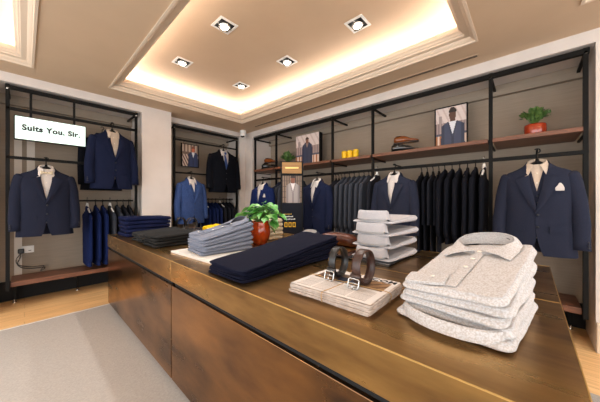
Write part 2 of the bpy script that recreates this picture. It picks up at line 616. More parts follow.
counter(.648, 1.394, 1.743, 3.60, 'brass counter unit beside the wooden floor carrying the dark trouser stacks')
counter(.648, 1.394, -.094, 1.743, 'brass counter unit carrying the newspapers and the floral shirts')
counter(1.394, 2.125, 1.743, 3.60, 'brass counter unit behind the plant carrying the cream knitwear')
counter(1.394, 2.125, -.094, 1.743, 'brass counter unit carrying the white shirts with tall collars')


# ------------------------------------------------------------------ racks
def pipe(t, name, a, b, s=.012, m='black', lab=None):
    """square bar between two points (axis aligned)"""
    return box(name, min(a[0], b[0]) - s, max(a[0], b[0]) + s, min(a[1], b[1]) - s, max(a[1], b[1]) + s,
               min(a[2], b[2]) - s, max(a[2], b[2]) + s, M[m], t, bevel=.002, label=lab)


def rack(label, loc):
    return thing('clothes_rack', label, 'clothes rack', loc)


RY = YL + .05
RACKS = []
t = rack('black metal wall rack in the niche under the lit sign', (0, 0, 0))
RACKS.append(t)
for x in (-.125, 1.115):
    pipe(t, 'post', (x, RY, .26), (x, RY, 2.535), .016)
    pipe(t, 'bracket', (x, RY, 2.515), (x, 4.787, 2.515))
    MB().tube([(x, RY - .012, 2.50), (x, RY - .022, 2.50)], .012, 10).build('joint_cap', M['chrome'], t)
for x in (.052, .43):
    pipe(t, 'hanger_bar', (x, RY, 2.222), (x, RY, 2.52), .011)
pipe(t, 'top_rail', (-.125, RY, 2.52), (1.115, RY, 2.52), .020)
pipe(t, 'middle_rail', (-.125, RY, 2.285), (1.115, RY, 2.285), .016)
pipe(t, 'lower_rail', (-.125, RY, 1.735), (1.115, RY, 1.735), .016)
pipe(t, 'hanging_rail', (.50, 4.50, 1.245), (1.115, 4.50, 1.245), .011)
for x in (.52, 1.10):
    pipe(t, 'bracket', (x, 4.50, 1.245), (x, 4.787, 1.245), .009)

RB = YB + .04
t = rack('black metal wall rack in the niche beside the room corner', (0, 0, 0))
RACKS.append(t)
for x in (1.735, 2.985):
    pipe(t, 'post', (x, RB, .26), (x, RB, 2.545), .016)
    pipe(t, 'bracket', (x, RB, 2.52), (x, 4.937, 2.52))
    MB().tube([(x, RB - .012, 2.50), (x, RB - .022, 2.50)], .012, 10).build('joint_cap', M['chrome'], t)
pipe(t, 'top_rail', (1.735, RB, 2.53), (2.985, RB, 2.53), .020)
pipe(t, 'middle_rail', (1.735, RB, 2.31), (2.985, RB, 2.31), .013)
pipe(t, 'lower_rail', (1.735, RB, 1.735), (2.985, RB, 1.735), .013)
pipe(t, 'hanging_rail', (2.29, 4.68, 1.275), (2.985, 4.68, 1.275), .011)
for x in (2.31, 2.97):
    pipe(t, 'bracket', (x, 4.68, 1.275), (x, 4.937, 1.275), .009)

RX = XR + .035
POSTS = [-.358, .285, 1.571, 2.235, 3.52, 4.16]
t = rack('long black metal wall rack running the length of the shelf wall', (0, 0, 0))
RACKS.append(t)
for y in POSTS:
    pipe(t, 'post', (RX, y, .26), (RX, y, 2.525), .016)
    pipe(t, 'bracket', (RX, y, 2.50), (3.667, y, 2.50))
    pipe(t, 'shelf_bracket', (RX, y, 1.815), (3.60, y, 1.815), .009)
    MB().tube([(RX - .012, y, 2.50), (RX - .022, y, 2.50)], .012, 10).build('joint_cap', M['chrome'], t)
pipe(t, 'top_rail', (RX, -.358, 2.512), (RX, 4.16, 2.512), .022)
pipe(t, 'hanging_rail', (RX, -.358, 1.66), (RX, 4.16, 1.66), .017)
for k in range(34):
    y = -.25 + k * .13
    MB().tube([(RX - .012, y, 1.666), (RX - .032, y, 1.670)], .0045, 6).build('peg', M['black'], t)

# shelf boards between the posts
SH = [('under the red pot plant', -.345, .272), ('under the portrait in a black frame', .298, 1.558),
      ('beside the yellow pots', 1.584, 2.222), ('under the large canvas picture', 2.248, 3.507),
      ('in the bay next to the room corner', 3.533, 4.147)]
for lab, a, b in SH:
    o = box('shelf_board', 3.15, 3.66, a + .006, b - .006, 1.832, 1.870, M['walnut'], bevel=.002)
    tag(o, 'walnut shelf board ' + lab, 'shelf', 'walnut boards of the long shelf')
    # the board runs in front of the posts
for a, b, lab in ((-.12, 1.12, 0),):
    pass
# benches
def bench(label, x0, x1, y0, y1, m, legs):
    t = thing('display_bench', label, 'bench', (0, 0, 0))
    box('seat_board', x0, x1, y0, y1, .268, .322, M[m], t, bevel=.004)
    for lx, ly in legs:
        lg = box('leg', lx - .015, lx + .015, ly - .015, ly + .015, .05, .268, M['black'], t, bevel=.002)
        MB().lathe([(.02, -.0), (.022, .008), (.012, .016), (.010, .05)], 14).build('levelling_foot', M['chrome'], lg, loc=(lx, ly, .0))
    box('stretcher', min(p[0] for p in legs) - .01, max(p[0] for p in legs) + .01, min(p[1] for p in legs) - .01,
        max(p[1] for p in legs) + .01, .235, .268, M['black'], t)


bench('walnut bench board low in the niche under the lit sign', -.105, 1.09, YL + .075, 4.70, 'walnut_x', [(-.08, 4.64), (.5, 4.64), (1.05, 4.64)])
bench('walnut bench board low in the niche beside the room corner', 1.76, 2.96, RB + .03, 4.88, 'walnut_x', [(1.80, 4.84), (2.92, 4.84)])
bench('long walnut bench board low along the shelf wall', RX + .018, 3.62, -.34, 4.14, 'walnut', [(3.58, -.30), (3.58, 1.5), (3.58, 2.7), (3.58, 4.1)])

# power socket, plug and cable
t = thing('wall_socket', 'white double wall socket low on the niche panel under the lit sign', 'socket', (.012, 4.80, .617))
box('face_plate', -.075, .075, -.010, 0, -.045, .045, M['white'], t, bevel=.004)
for sx in (-.037, .037):
    box('pin_slot', sx - .012, sx + .012, -.0105, -.009, -.02, -.012, M['dark'], t)
    box('rocker_switch', sx + .004 - .008, sx + .004 + .008, -.014, -.009, .012, .032, M['white'], t, bevel=.002)
t = thing('power_plug', 'black power plug in the socket with its cable looping to the bench', 'plug', (-.028, 4.79, .605))
box('plug_body', -.028, .028, -.045, -.0005, -.028, .028, M['blackl'], t, bevel=.008)
MB().tube(spline([(0, -.03, -.025), (-.01, -.035, -.09), (-.03, -.04, -.16), (.02, -.05, -.215), (.12, -.05, -.235),
                  (.19, -.05, -.235), (.21, -.06, -.25), (.17, -.07, -.275)], 40), .005, 8).build('cable', M['blackl'], t)
MB().tube(spline([(0, -.03, -.025), (-.04, -.033, -.10), (-.02, -.036, -.17), (.09, -.05, -.21), (.20, -.05, -.215), (.17, -.06, -.272)], 30),
          .004, 8).build('cable', M['blackl'], t)

# ------------------------------------------------------------------ lit sign
bpy.context.view_layer.update()
t = thing('lit_sign', 'glowing white lightbox sign with dark lettering hung from the rack in the niche', 'sign', (.232, RY - .045, 2.075))
SW, SHH = .302, .127
box('sign_case', -SW - .008, SW + .008, .0, .05, -SHH - .008, SHH + .008, M['black'], t, bevel=.002)
box('light_panel', -SW, SW, -.004, .003, -SHH, SHH, M['signglow'], t, label='glowing white face panel')


def text_mesh(body, size, spacing=1.0, bold=0.0):
    cu = bpy.data.curves.new('lettering', 'FONT')
    cu.body = body
    cu.size = size
    cu.space_character = spacing
    cu.offset = bold
    cu.extrude = 0.001
    cu.align_x = 'CENTER'
    cu.align_y = 'CENTER'
    to = bpy.data.objects.new('lettering', cu)
    COL.objects.link(to)
    bpy.context.view_layer.update()
    me = bpy.data.meshes.new_from_object(to.evaluated_get(bpy.context.evaluated_depsgraph_get()))
    bpy.data.objects.remove(to)
    bpy.data.curves.remove(cu)
    return me


def text_obj(body, size, m, parent, loc, rot, spacing=1.0, bold=0.0, sx=1.0):
    me = text_mesh(body, size, spacing, bold)
    me.materials.clear()
    me.materials.append(m)
    o = bpy.data.objects.new('lettering', me)
    COL.objects.link(o)
    o.parent = parent
    o.location = loc
    o.rotation_euler = rot
    o.scale = (sx, 1, 1)
    return o


lt = text_obj('Suits You, Sir.', .088, M['ink'], t, (0, -.0065, .006), (PI / 2, 0, 0), 1.10, 0.0042, 1.0)
lt.scale = (.50 / lt.dimensions.x, 1, 1)

# ------------------------------------------------------------------ garments on hangers
def sgnpow(v, e):
    return math.copysign(abs(v) ** e, v)


NEXP = 2.5
TORSO = [(-.80, .232, .105), (-.66, .224, .106), (-.50, .206, .100), (-.38, .208, .108), (-.25, .212, .108), (-.17, .214, .088),
         (-.125, .212, .062), (-.105, .190, .052), (-.075, .125, .048), (-.045, .084, .046), (-.03, .072, .045)]


def front_y(x, z, ds=1.0, ws=1.0):
    w, d = interp(TORSO, z)
    w *= ws
    d *= ds
    q = min(abs(x) / w, .999)
    return -d * (1 - q ** NEXP) ** (1 / NEXP)


def wob(x, y, z, seed, amp=.004, s=6.0):
    return noise.noise(Vector((x * s + seed * 7.3, y * s - seed * 3.1, z * s * .8))) * amp


def half_shell(side, edge, zlist, ds, ws, seed, nphi=20, amp=.005, yoff=0.0):
    """one half of a garment body: from the front edge round to the centre of the back"""
    mb = MB()
    rows = []
    for z in zlist:
        w, d = interp(TORSO, z)
        w *= ws
        d *= ds
        xe = edge(z)
        q = math.copysign(min(abs(xe) / w, .97) ** (NEXP / 2), xe)
        p0 = math.asin(max(-.97, min(.97, q)))
        row = []
        for k in range(nphi + 1):
            ph = lerp(p0, PI, (k / nphi) ** 1.0)
            x = w * sgnpow(math.sin(ph), 2 / NEXP)
            y = -d * sgnpow(math.cos(ph), 2 / NEXP)
            n = wob(x, y, z, seed, amp) + wob(x * 2, y, z * .5, seed + 2, amp * .6, 14)
            L = math.hypot(x / w, y / d) or 1
            row.append((side * (x + n * x / w / L), y + n * y / d / L + (yoff if k == 0 else 0), z))
        rows.append(row)
    n = nphi + 1
    b = 0
    for r in rows:
        mb.v += r
    for i in range(len(rows) - 1):
        for j in range(nphi):
            q = (i * n + j, i * n + j + 1, (i + 1) * n + j + 1, (i + 1) * n + j)
            mb.f.append(q if side > 0 else q[::-1])
    return mb


def make_jacket(label, cl, group=None, thin=False, seed=1, buttons=True, zb=-.47):
    """a jacket hanging from z = 0 (top of its collar), front to -Y"""
    t = thing('suit_jacket', label, 'jacket', (0, 0, 0), 0, group)
    ds = .24 if thin else 1.0
    m = M[cl]

    def edge(z):
        if z > zb:
            return lerp(-.010, .074, ((z - zb) / (-.03 - zb)) ** .92)
        return -.010 + .050 * ((zb - z) / (.80 + zb)) ** 2.6
    zl = [-.80, -.79, -.76, -.72, -.66, -.60, -.54, -.50, -.47, -.43, -.38, -.33, -.28, -.24, -.20, -.165, -.14, -.12, -.105, -.09, -.075, -.055, -.035]
    for s in (1, -1):
        half_shell(s, edge, zl, ds, 1.0, seed + s * .5, yoff=-.004 if s > 0 else .002).build('body', m, t, solid=-.005)
    # sleeves
    for s in (1, -1):
        sw = wob(s, 0, 0, seed, .02, 1.7)
        if thin:
            path = spline([(.178 * s, 0, -.118), (.200 * s, 0, -.16), (.216 * s, -.003, -.30), (.224 * s, -.006, -.50), (.220 * s, -.010, -.73)], 16)
            rr = [.016, .036, .046] + [lerp(.050, .042, k / 13) for k in range(14)]
            mb = MB().tube(path, rr, 14, 1.0, 1.0, up=(0, 1, 0))
            mb.map(lambda x, y, z: (x, y * .50, z))
        else:
            path = spline([(.172 * s, 0, -.122), (.196 * s, 0, -.165), (.222 * s, -.008, -.30), (.244 * s + sw, -.022, -.50), (.246 * s + sw, -.05, -.735)], 16)
            rr = [.016, .042, .054] + [lerp(.060, .050, k / 13) for k in range(14)]
            mb = MB().tube(path, rr, 16, 1.0, 1.0, up=(0, 1, 0))
        mb.map(lambda x, y, z: (x + wob(x, y, z, seed + 5, .005, 11), y + wob(x, y, z, seed + 9, .006, 9), z))
        sl = mb.build('sleeve', m, t)
        if buttons and not thin:
            e = path[-1]
            for k in range(3):
                MB().lathe([(.001, .003), (.006, .003), (.007, 0), (.006, -.003), (.001, -.003)], 10).build(
                    'cuff_button', M['button'], sl, loc=(e[0] + s * .035, e[1] - .042, e[2] + .03 + .02 * k), rot=(PI / 2, 0, s * .6))
    # lapels
    ztop = -.165
    for s in (1, -1):
        def lap(u, v, s=s):
            z = lerp(zb + .012, ztop, u)
            xi = edge(z) - .003
            wd = .088 * (u ** .62) + .002
            if u > .9:
                z2 = z + (.035 * (1 - v) * (u - .9) / .1)
            else:
                z2 = z
            x = xi + wd * v
            y = front_y(x, z, ds) - (.004 if thin else .0085) - .007 * math.sin(PI * min(1, v * 1.1)) * (1 if not thin else .4) - (0 if thin else .009 * v * min(1, u * 2))
            return (s * x, y - (.003 if s > 0 else 0), z2)
        MB().grid(lap, 14, 6).build('lapel', m, t, solid=.0045)
    # collar around the neck, joined to both lapels
    def col(u, v):
        s = -1 if u < .5 else 1
        a = abs(u - .5) * 2            # 0 at the back of the neck, 1 at the notch
        inner = interp([(0, 0, .060 * (ds if thin else 1), .004), (.35, .066, .038 * ds, -.004), (.65, .076, -.020, -.035), (1, edge(-.135) + .004, -.06, -.128)], a)
        outer = interp([(0, 0, .080 * (ds if thin else 1), -.052), (.35, .088, .055 * ds, -.058), (.65, .118, -.034, -.085), (1, edge(-.135) + .066, -.06, -.152)], a)
        x = lerp(inner[0], outer[0], v)
        y = lerp(inner[1], outer[1], v)
        z = lerp(inner[2], outer[2], v) + .012 * math.sin(PI * v) * (1 - a)
        if a > .6:
            f = (a - .6) / .4
            y = lerp(y, front_y(x, z, ds) - .010, f)
        return (s * x, y, z)
    MB().grid(col, 28, 4).build('collar', m, t, solid=.004)
    if not thin:
        for s in (1, -1):
            def flap(u, v, s=s):
                x = lerp(.075, .195, u)
                z = lerp(-.555, -.605, v) + .012 * u
                return (s * x, front_y(x, z, ds) - .0085 - .002 * v, z)
            MB().grid(flap, 8, 3).build('pocket_flap', m, t, solid=.005)

        def welt(u, v):
            x = lerp(.095, .175, u)
            z = lerp(-.262, -.284, v) + .014 * u
            return (x, front_y(x, z, ds) - .0075, z)
        MB().grid(welt, 6, 2).build('breast_pocket', m, t, solid=.002)
        if buttons:
            for z in (zb - .005, zb - .105):
                y = front_y(.0, z, ds) - .010
                MB().lathe([(.001, .004), (.008, .004), (.010, .001), (.008, -.003), (.001, -.003)], 12).build(
                    'front_button', M['button'], t, loc=(.006, y, z), rot=(PI / 2, 0, 0))
    return t


def make_waistcoat(label, cl, group=None, thin=False, seed=1, length=-.62):
    t = thing('waistcoat', label, 'waistcoat', (0, 0, 0), 0, group)
    ds = .24 if thin else .90

    def edge(z):
        zb = -.385 if thin else -.30
        if z > zb:
            return lerp(-.006, .072 if thin else .05, ((z - zb) / (-.03 - zb)) ** (.85 if thin else 1.0))
        return -.006 + .06 * max(0, (-.52 - z) / .1) ** 1.5
    zl = [length, -.58, -.54, -.50, -.45, -.40, -.35, -.30, -.25, -.20, -.165, -.14, -.12, -.105, -.09, -.075, -.055, -.04]
    for s in (1, -1):
        half_shell(s, edge, zl, ds, .93 if thin else .68, seed, amp=.002, yoff=-.003 if s > 0 else .001).build('body', M[cl], t, solid=-.004)
    for k in range(4):
        z = (-.395 if thin else -.31) - k * .055
        MB().lathe([(.001, .003), (.006, .003), (.007, 0), (.001, -.003)], 10).build(
            'front_button', M['button'], t, loc=(.004, front_y(0, z, ds) - .006, z), rot=(PI / 2, 0, 0))
    return t


def collar_meshes(rx, ry, hs, back, point, spread, flat=.25, gap=.30, n=40, flare=.012):
    """a shirt collar round a vertical neck axis, front to -Y: (stand, leaf)"""
    def ang(u):
        return -PI / 2 + gap + u * (2 * PI - 2 * gap)

    def stand(u, v):
        a = ang(u)
        k = 1 + .06 * (1 - v)
        dip = .010 * max(0, -math.sin(a)) ** 2
        return (rx * k * math.cos(a), ry * k * math.sin(a), v * (hs - dip))

    def leaf(u, v):
        a = ang(u)
        f = max(0, (abs(u - .5) * 2 - .45) / .55)
        f = f * f * (3 - 2 * f)
        ln = lerp(back, point, f)
        dip = .010 * max(0, -math.sin(a)) ** 2
        out = ln * lerp(flat * .55, flat, f) + flare
        dn = ln * math.sqrt(max(0, 1 - lerp(flat * .55, flat, f) ** 2))
        c, s = math.cos(a), math.sin(a)
        roll = math.sin(min(1, v * 3) * PI / 2)
        vv = v
        x = rx * c + c * (flare * roll + (out - flare) * vv) + math.copysign(spread * f * vv, c)
        y = ry * s + s * (flare * roll + (out - flare) * vv)
        z = hs - dip + .004 * math.sin(min(1, v * 4) * PI) - dn * vv
        return (x, y, z)
    st = MB().grid(stand, n, 3)
    lf = MB().grid(leaf, n, 6)
    return st, lf


def make_shirt(label, cl, group=None):
    t = thing('dress_shirt', label, 'shirt', (0, 0, 0), 0, group)
    m = M[cl]
    zl = [-.66, -.58, -.50, -.45, -.40, -.35, -.30, -.25, -.20, -.165, -.14, -.12, -.105, -.09, -.075, -.055, -.04]
    for s in (1, -1):
        half_shell(s, lambda z: -.004, zl, .84, .66, 3, amp=.002).build('body', m, t)
    st, lf = collar_meshes(.054, .040, .030, .020, .092, .036, .30, flare=.006)
    tilt = lambda x, y, z: (x, y - .004, z - .044 + y * .55)
    st.map(tilt).build('collar_band', m, t)
    lf.map(tilt).build('collar', m, t, solid=.003)

    def plk(u, v):
        z = lerp(-.075, -.62, u)
        x = lerp(-.017, .017, v)
        return (x, front_y(x, z, .84, .66) - .004, z)
    MB().grid(plk, 16, 2).build('placket', m, t, solid=.0015)
    for k in range(4):
        z = -.115 - .085 * k
        MB().lathe([(.001, .002), (.005, .002), (.006, 0), (.001, -.002)], 10).build(
            'button', M['pearl'], t, loc=(0, front_y(0, z, .84, .66) - .006, z), rot=(PI / 2, 0, 0))
    return t


def make_hanger(label, cl, group=None, hook=.085, w=.176):
    t = thing('coat_hanger', label, 'hanger', (0, 0, 0), 0, group)
    pts = spline([(-w, 0, -.114), (-w * .55, 0, -.080), (-.04, 0, -.040), (0, 0, -.018), (.04, 0, -.040), (w * .55, 0, -.080), (w, 0, -.114)], 28)
    MB().tube(pts, [.008 + .005 * math.sin(PI * k / 28) for k in range(29)], 8, 1.0, 1.0).build('shoulder_bar', M[cl], t)
    r = .019
    MB().tube([(0, 0, -.035), (0, 0, .012)], [.020, .011], 10).build('neck', M[cl], t)
    hk = [(0, 0, -.02), (0, 0, hook - .055)] + [(r * math.cos(a) * 1.0, 0, hook - .019 + r * math.sin(a)) for a in
                                               [(-.5 + .11 * k) * PI for k in range(13)]]
    MB().tube(hk, .0048, 7, up=(0, 1, 0)).build('hook', M['steel' if cl == 'white' else 'black'], t)
    return t


def knit_tie(label, cl, bow=False):
    if bow:
        t = thing('bow_tie', label, 'bow tie')
        for s in (1, -1):
            MB().loft([[(s * x, -.092 - .006 * math.sin(a) * 0 + dy * .010, -.082 + h * math.sin(a)) if False else
                        (s * x, -.090 + .010 * math.cos(a), -.088 + h * math.sin(a)) for a in [2 * PI * k / 10 for k in range(10)]]
                       for x, h, dy in ((.006, .008, 0), (.02, .014, 0), (.04, .023, 0), (.05, .021, 0))]).build('wing', M[cl], t)
        MB().lathe([(.001, .011), (.009, .009), (.011, 0), (.009, -.009), (.001, -.011)], 12).build('knot', M[cl], t, loc=(0, -.094, -.088))
        return t
    t = thing('necktie', label, 'necktie')
    MB().loft([[(-w, front_y(0, z, .93) - .006, z), (w, front_y(0, z, .93) - .006, z), (w, front_y(0, z, .93) - .002, z), (-w, front_y(0, z, .93) - .002, z)]
               for z, w in ((-.115, .010), (-.2, .022), (-.30, .030), (-.42, .036))]).build('blade', M[cl], t, smooth=False)
    MB().loft([[(-w, -.088 - d, z), (w, -.088 - d, z), (w, -.070, z), (-w, -.070, z)] for z, w, d in
               ((-.068, .019, .0), (-.085, .017, .008), (-.112, .011, .004))]).build('knot', M[cl], t, smooth=False, bevel=.004)
    return t


def pocket_square(label, cl):
    t = thing('pocket_square', label, 'pocket square')
    MB().loft([[(x0, -.112, z), (x1, -.112, z), (x1, -.100, z), (x0, -.100, z)] for x0, x1, z in
               ((.108, .158, -.268), (.106, .158, -.245), (.122, .150, -.222), (.128, .140, -.206))]).build('folds', M[cl], t, smooth=False, bevel=.003)
    return t


def put(o, loc, rz):
    o.location = loc
    o.rotation_euler = (0, 0, rz)
    return o


# the displays that face the room: (where, x, y, z of the collar, turn, jacket cloth, shirt cloth, extras, jacket label, hook height)
DISP = [
    ((.170, 4.13, 1.650), .0, 'navy', 'cotton', 'bow', 'navy suit jacket facing the room under the lit sign', 'in the navy jacket under the lit sign', 1),
    ((.800, 4.16, 2.205), .10, 'navy2', 'beigecotton', '', 'dark navy suit jacket hung high beside the lit sign', 'in the high jacket beside the lit sign', 2),
    ((2.590, 4.36, 2.235), -.05, 'midnight', 'cotton', 'tie', 'near-black jacket hung high in the corner niche', 'in the near-black jacket of the corner niche', 3),
    ((1.955, 4.34, 1.655), .08, 'blue', 'cotton', 'vest', 'mid blue checked jacket below the small framed portrait', 'in the mid blue jacket of the corner niche', 4),
    ((2.860, 3.50, 1.570), -PI / 2 + .12, 'bright', 'cotton', 'square', 'bright navy jacket at the far end of the long rail', 'in the bright navy jacket at the end of the rail', 5),
    ((2.900, 2.30, 1.572), -PI / 2, 'navy2', 'cotton', '', 'dark blue jacket beside the floor sign below the large canvas picture', 'in the jacket beside the floor sign', 6),
    ((3.000, 1.195, 1.590), -PI / 2, 'slate', 'cotton', '', 'slate navy jacket below the brown and black shoes', 'in the slate jacket below the shoes', 7),
    ((2.960, -.055, 1.595), -PI / 2 - .04, 'slate', 'beigecotton', 'vestsquare', 'slate navy jacket with pale pocket square below the red pot plant', 'in the jacket below the red pot plant', 8),
]
for (loc, rz, cl, sc, ex, lab, where, seed) in DISP:
    jk = put(make_jacket(lab, cl, seed=seed, zb=-.46 if 'vest' in ex else -.45), loc, rz)
    if seed == 3:
        jk.scale = (1.2, 1, 1.04)
    put(make_shirt(('beige' if sc == 'beigecotton' else 'white') + ' collared shirt worn ' + where, sc), loc, rz)
    put(make_hanger('black hanger with curved hook ' + where, 'black', hook=.098), loc, rz)
    za = loc[2] + .098 - .0048 - .0065 + .001          # short front arm of the rack that carries the hook
    if seed <= 4:
        ry = RY if seed <= 2 else RB
        box('front_arm', loc[0] - .006, loc[0] + .006, loc[1] - .025, ry, za - .006, za + .006, M['black'], RACKS[0 if seed <= 2 else 1])
    else:
        box('front_arm', loc[0] - .025, RX, loc[1] - .006, loc[1] + .006, za - .006, za + .006, M['black'], RACKS[2])
    if 'vest' in ex:
        put(make_waistcoat(('mid blue' if seed == 4 else 'slate navy') + ' waistcoat buttoned over the shirt ' + where, cl, seed=seed), loc, rz)
    if ex == 'bow':
        put(knit_tie('cream knitted bow tie ' + where, 'cream', True), loc, rz)
    if ex == 'tie':
        put(knit_tie('blue silk necktie ' + where, 'bluetie'), loc, rz)
    if 'square' in ex:
        put(pocket_square('white folded pocket square ' + where, 'cotton'), loc, rz)

put(make_jacket('black navy jacket half hidden behind the high jacket by the lit sign', 'midnight', thin=True, seed=21), (.735, 4.42, 2.19), .1)
put(make_hanger('black hanger of the half hidden jacket by the lit sign', 'black', hook=.09), (.735, 4.42, 2.19), .1)

# side-on rows: a jacket and hanger of one kind, copied along each rail
ORD = ['first', 'second', 'third', 'fourth', 'fifth', 'sixth', 'seventh', 'eighth', 'ninth', 'tenth']
proto_j = None
proto_v = None
proto_h = {}
GREY = M['grey']


def row(items, rng, what, group, rail_dx=0.0):
    """items: (kind, cloth, hanger colour, x, y, z of collar, turn, label)"""
    global proto_j, proto_v
    for kind, cl, hc, x, y, z, rz, lab in items:
        seed = rng.random() * 40
        if kind == 'jacket':
            if proto_j is None:
                proto_j = make_jacket(lab, 'grey', group, thin=True, seed=11)
                put(proto_j, (x, y, z), rz)
                if cl != 'grey':
                    for ch in proto_j.children:
                        ch.data.materials[0] = M[cl]
                    proto_j['cl'] = cl
            else:
                src = proto_j.get('cl', 'grey')
                dup(proto_j, (x, y, z), rz, lab, group, {M[src]: M[cl]} if src != cl else None)
        else:
            if proto_v is None:
                proto_v = put(make_waistcoat(lab, 'charcoal', group, thin=True, seed=12, length=-.60), (x, y, z), rz)
                if cl != 'charcoal':
                    for ch in proto_v.children:
                        if ch.data.materials[0] == M['charcoal']:
                            ch.data.materials[0] = M[cl]
                    proto_v['cl'] = cl
            else:
                src = proto_v.get('cl', 'charcoal')
                dup(proto_v, (x, y, z), rz, lab, group, {M[src]: M[cl]} if src != cl else None)
        hl = 'hanger of the ' + lab.replace(' on the low rail of the corner niche', ' in the corner niche').replace(' in the row below', ' below')
        if hc == 'w':
            z += .030
        if hc not in proto_h:
            proto_h[hc] = put(make_hanger(hl, {'b': 'black', 'w': 'white'}[hc], 'hangers of the side-on rows'), (x, y, z), rz)
        else:
            dup(proto_h[hc], (x, y, z), rz, hl, 'hangers of the side-on rows')


rng = random.Random(5)
it = []
for k, (x, cl, hc) in enumerate([(.585, 'bright', 'w'), (.675, 'bright', 'b'), (.755, 'bright', 'b'), (.84, 'grey', 'w'), (.925, 'grey', 'b'), (1.0, 'charcoal', 'b'), (1.07, 'charcoal', 'b')]):
    nm = ('%s bright navy jacket from the sign side' % ORD[k]) if k < 3 else ('%s grey jacket past the navy ones' % ORD[k - 3])
    it.append(('jacket', cl, hc, x, 4.50, 1.175, PI / 2 + rng.uniform(-.05, .05), nm + ' on the low rail'))
row(it, rng, '', 'side-on jackets on the low rail under the sign niche')
it = []
for k, (x, cl, hc) in enumerate([(2.36, 'bright', 'w'), (2.45, 'bright', 'b'), (2.53, 'bright', 'b'), (2.61, 'bright', 'b'), (2.70, 'charcoal', 'w'), (2.78, 'charcoal', 'b'), (2.86, 'charcoal', 'b'), (2.93, 'charcoal', 'b')]):
    nm = ('%s bright navy jacket' % ORD[k]) if k < 4 else ('%s charcoal jacket' % ORD[k - 4])
    it.append(('jacket', cl, hc, x, 4.68, 1.205, PI / 2 + rng.uniform(-.05, .05), nm + ' on the low rail of the corner niche'))
row(it, rng, '', 'side-on jackets on the low rail of the corner niche')
RAILX = RX + .0
it = []
for k in range(6):
    it.append(('jacket', 'grey' if k % 3 else 'slate', 'b', RAILX, 3.40 - k * .105, 1.59, PI + rng.uniform(-.04, .04),
               '%s grey jacket from the bright navy one, behind the floor sign' % ORD[k]))
row(it, rng, '', 'side-on jackets behind the floor sign')
it = []
for k in range(3):
    it.append(('waistcoat', 'charcoal', 'b', RAILX, 2.170 - k * .052, 1.575, PI + rng.uniform(-.04, .04),
               '%s charcoal waistcoat in the row below the yellow pots' % ORD[k]))
for k in range(7):
    it.append(('jacket', 'grey' if k < 6 else 'charcoal', 'w' if k == 6 else 'b', RAILX, [2.015, 1.937, 1.858, 1.78, 1.702, 1.63, 1.512][k], 1.59, PI + rng.uniform(-.04, .04),
               '%s grey jacket in the row below the yellow pots' % ORD[k]))
row(it, rng, '', 'side-on garments below the yellow pots')
it = []
for k in range(4):
    it.append(('waistcoat', 'jet' if k != 2 else 'charcoal', 'b', RAILX, .945 - k * .062, 1.575, PI + rng.uniform(-.04, .04),
               '%s black waistcoat in the row below the black framed portrait' % ORD[k]))
for k in range(6):
    it.append(('jacket', 'jet', 'w' if k == 5 else 'b', RAILX, .70 - k * .072, 1.59, PI + rng.uniform(-.04, .04),
               '%s black jacket in the row below the black framed portrait' % ORD[k]))
row(it, rng, '', 'side-on garments below the black framed portrait')
# trousers hung under the waistcoats
def hung_trousers(label, x, y, ztop, rz, cl, group):
    t = thing('folded_trousers', label, 'trousers', (x, y, ztop), rz, group)
    MB().loft([[(w * math.cos(a) + (wob(math.cos(a), z, .3, x + y, .006, 3)), .022 * math.sin(a), z) for a in [2 * PI * k / 20 for k in range(20)]]
               for z, w in ((0, .155), (-.02, .165), (-.2, .16), (-.4, .15), (-.56, .145))]).build('legs', M[cl], t)
    return t


for k in range(4):
    hung_trousers('%s pair of dark trousers hung low below the black waistcoats' % ORD[k], RAILX, .945 - k * .062, 1.02 - .02 * (k % 2), PI + .05 * k, 'charcoal',
                  'trousers hung below the waistcoats')

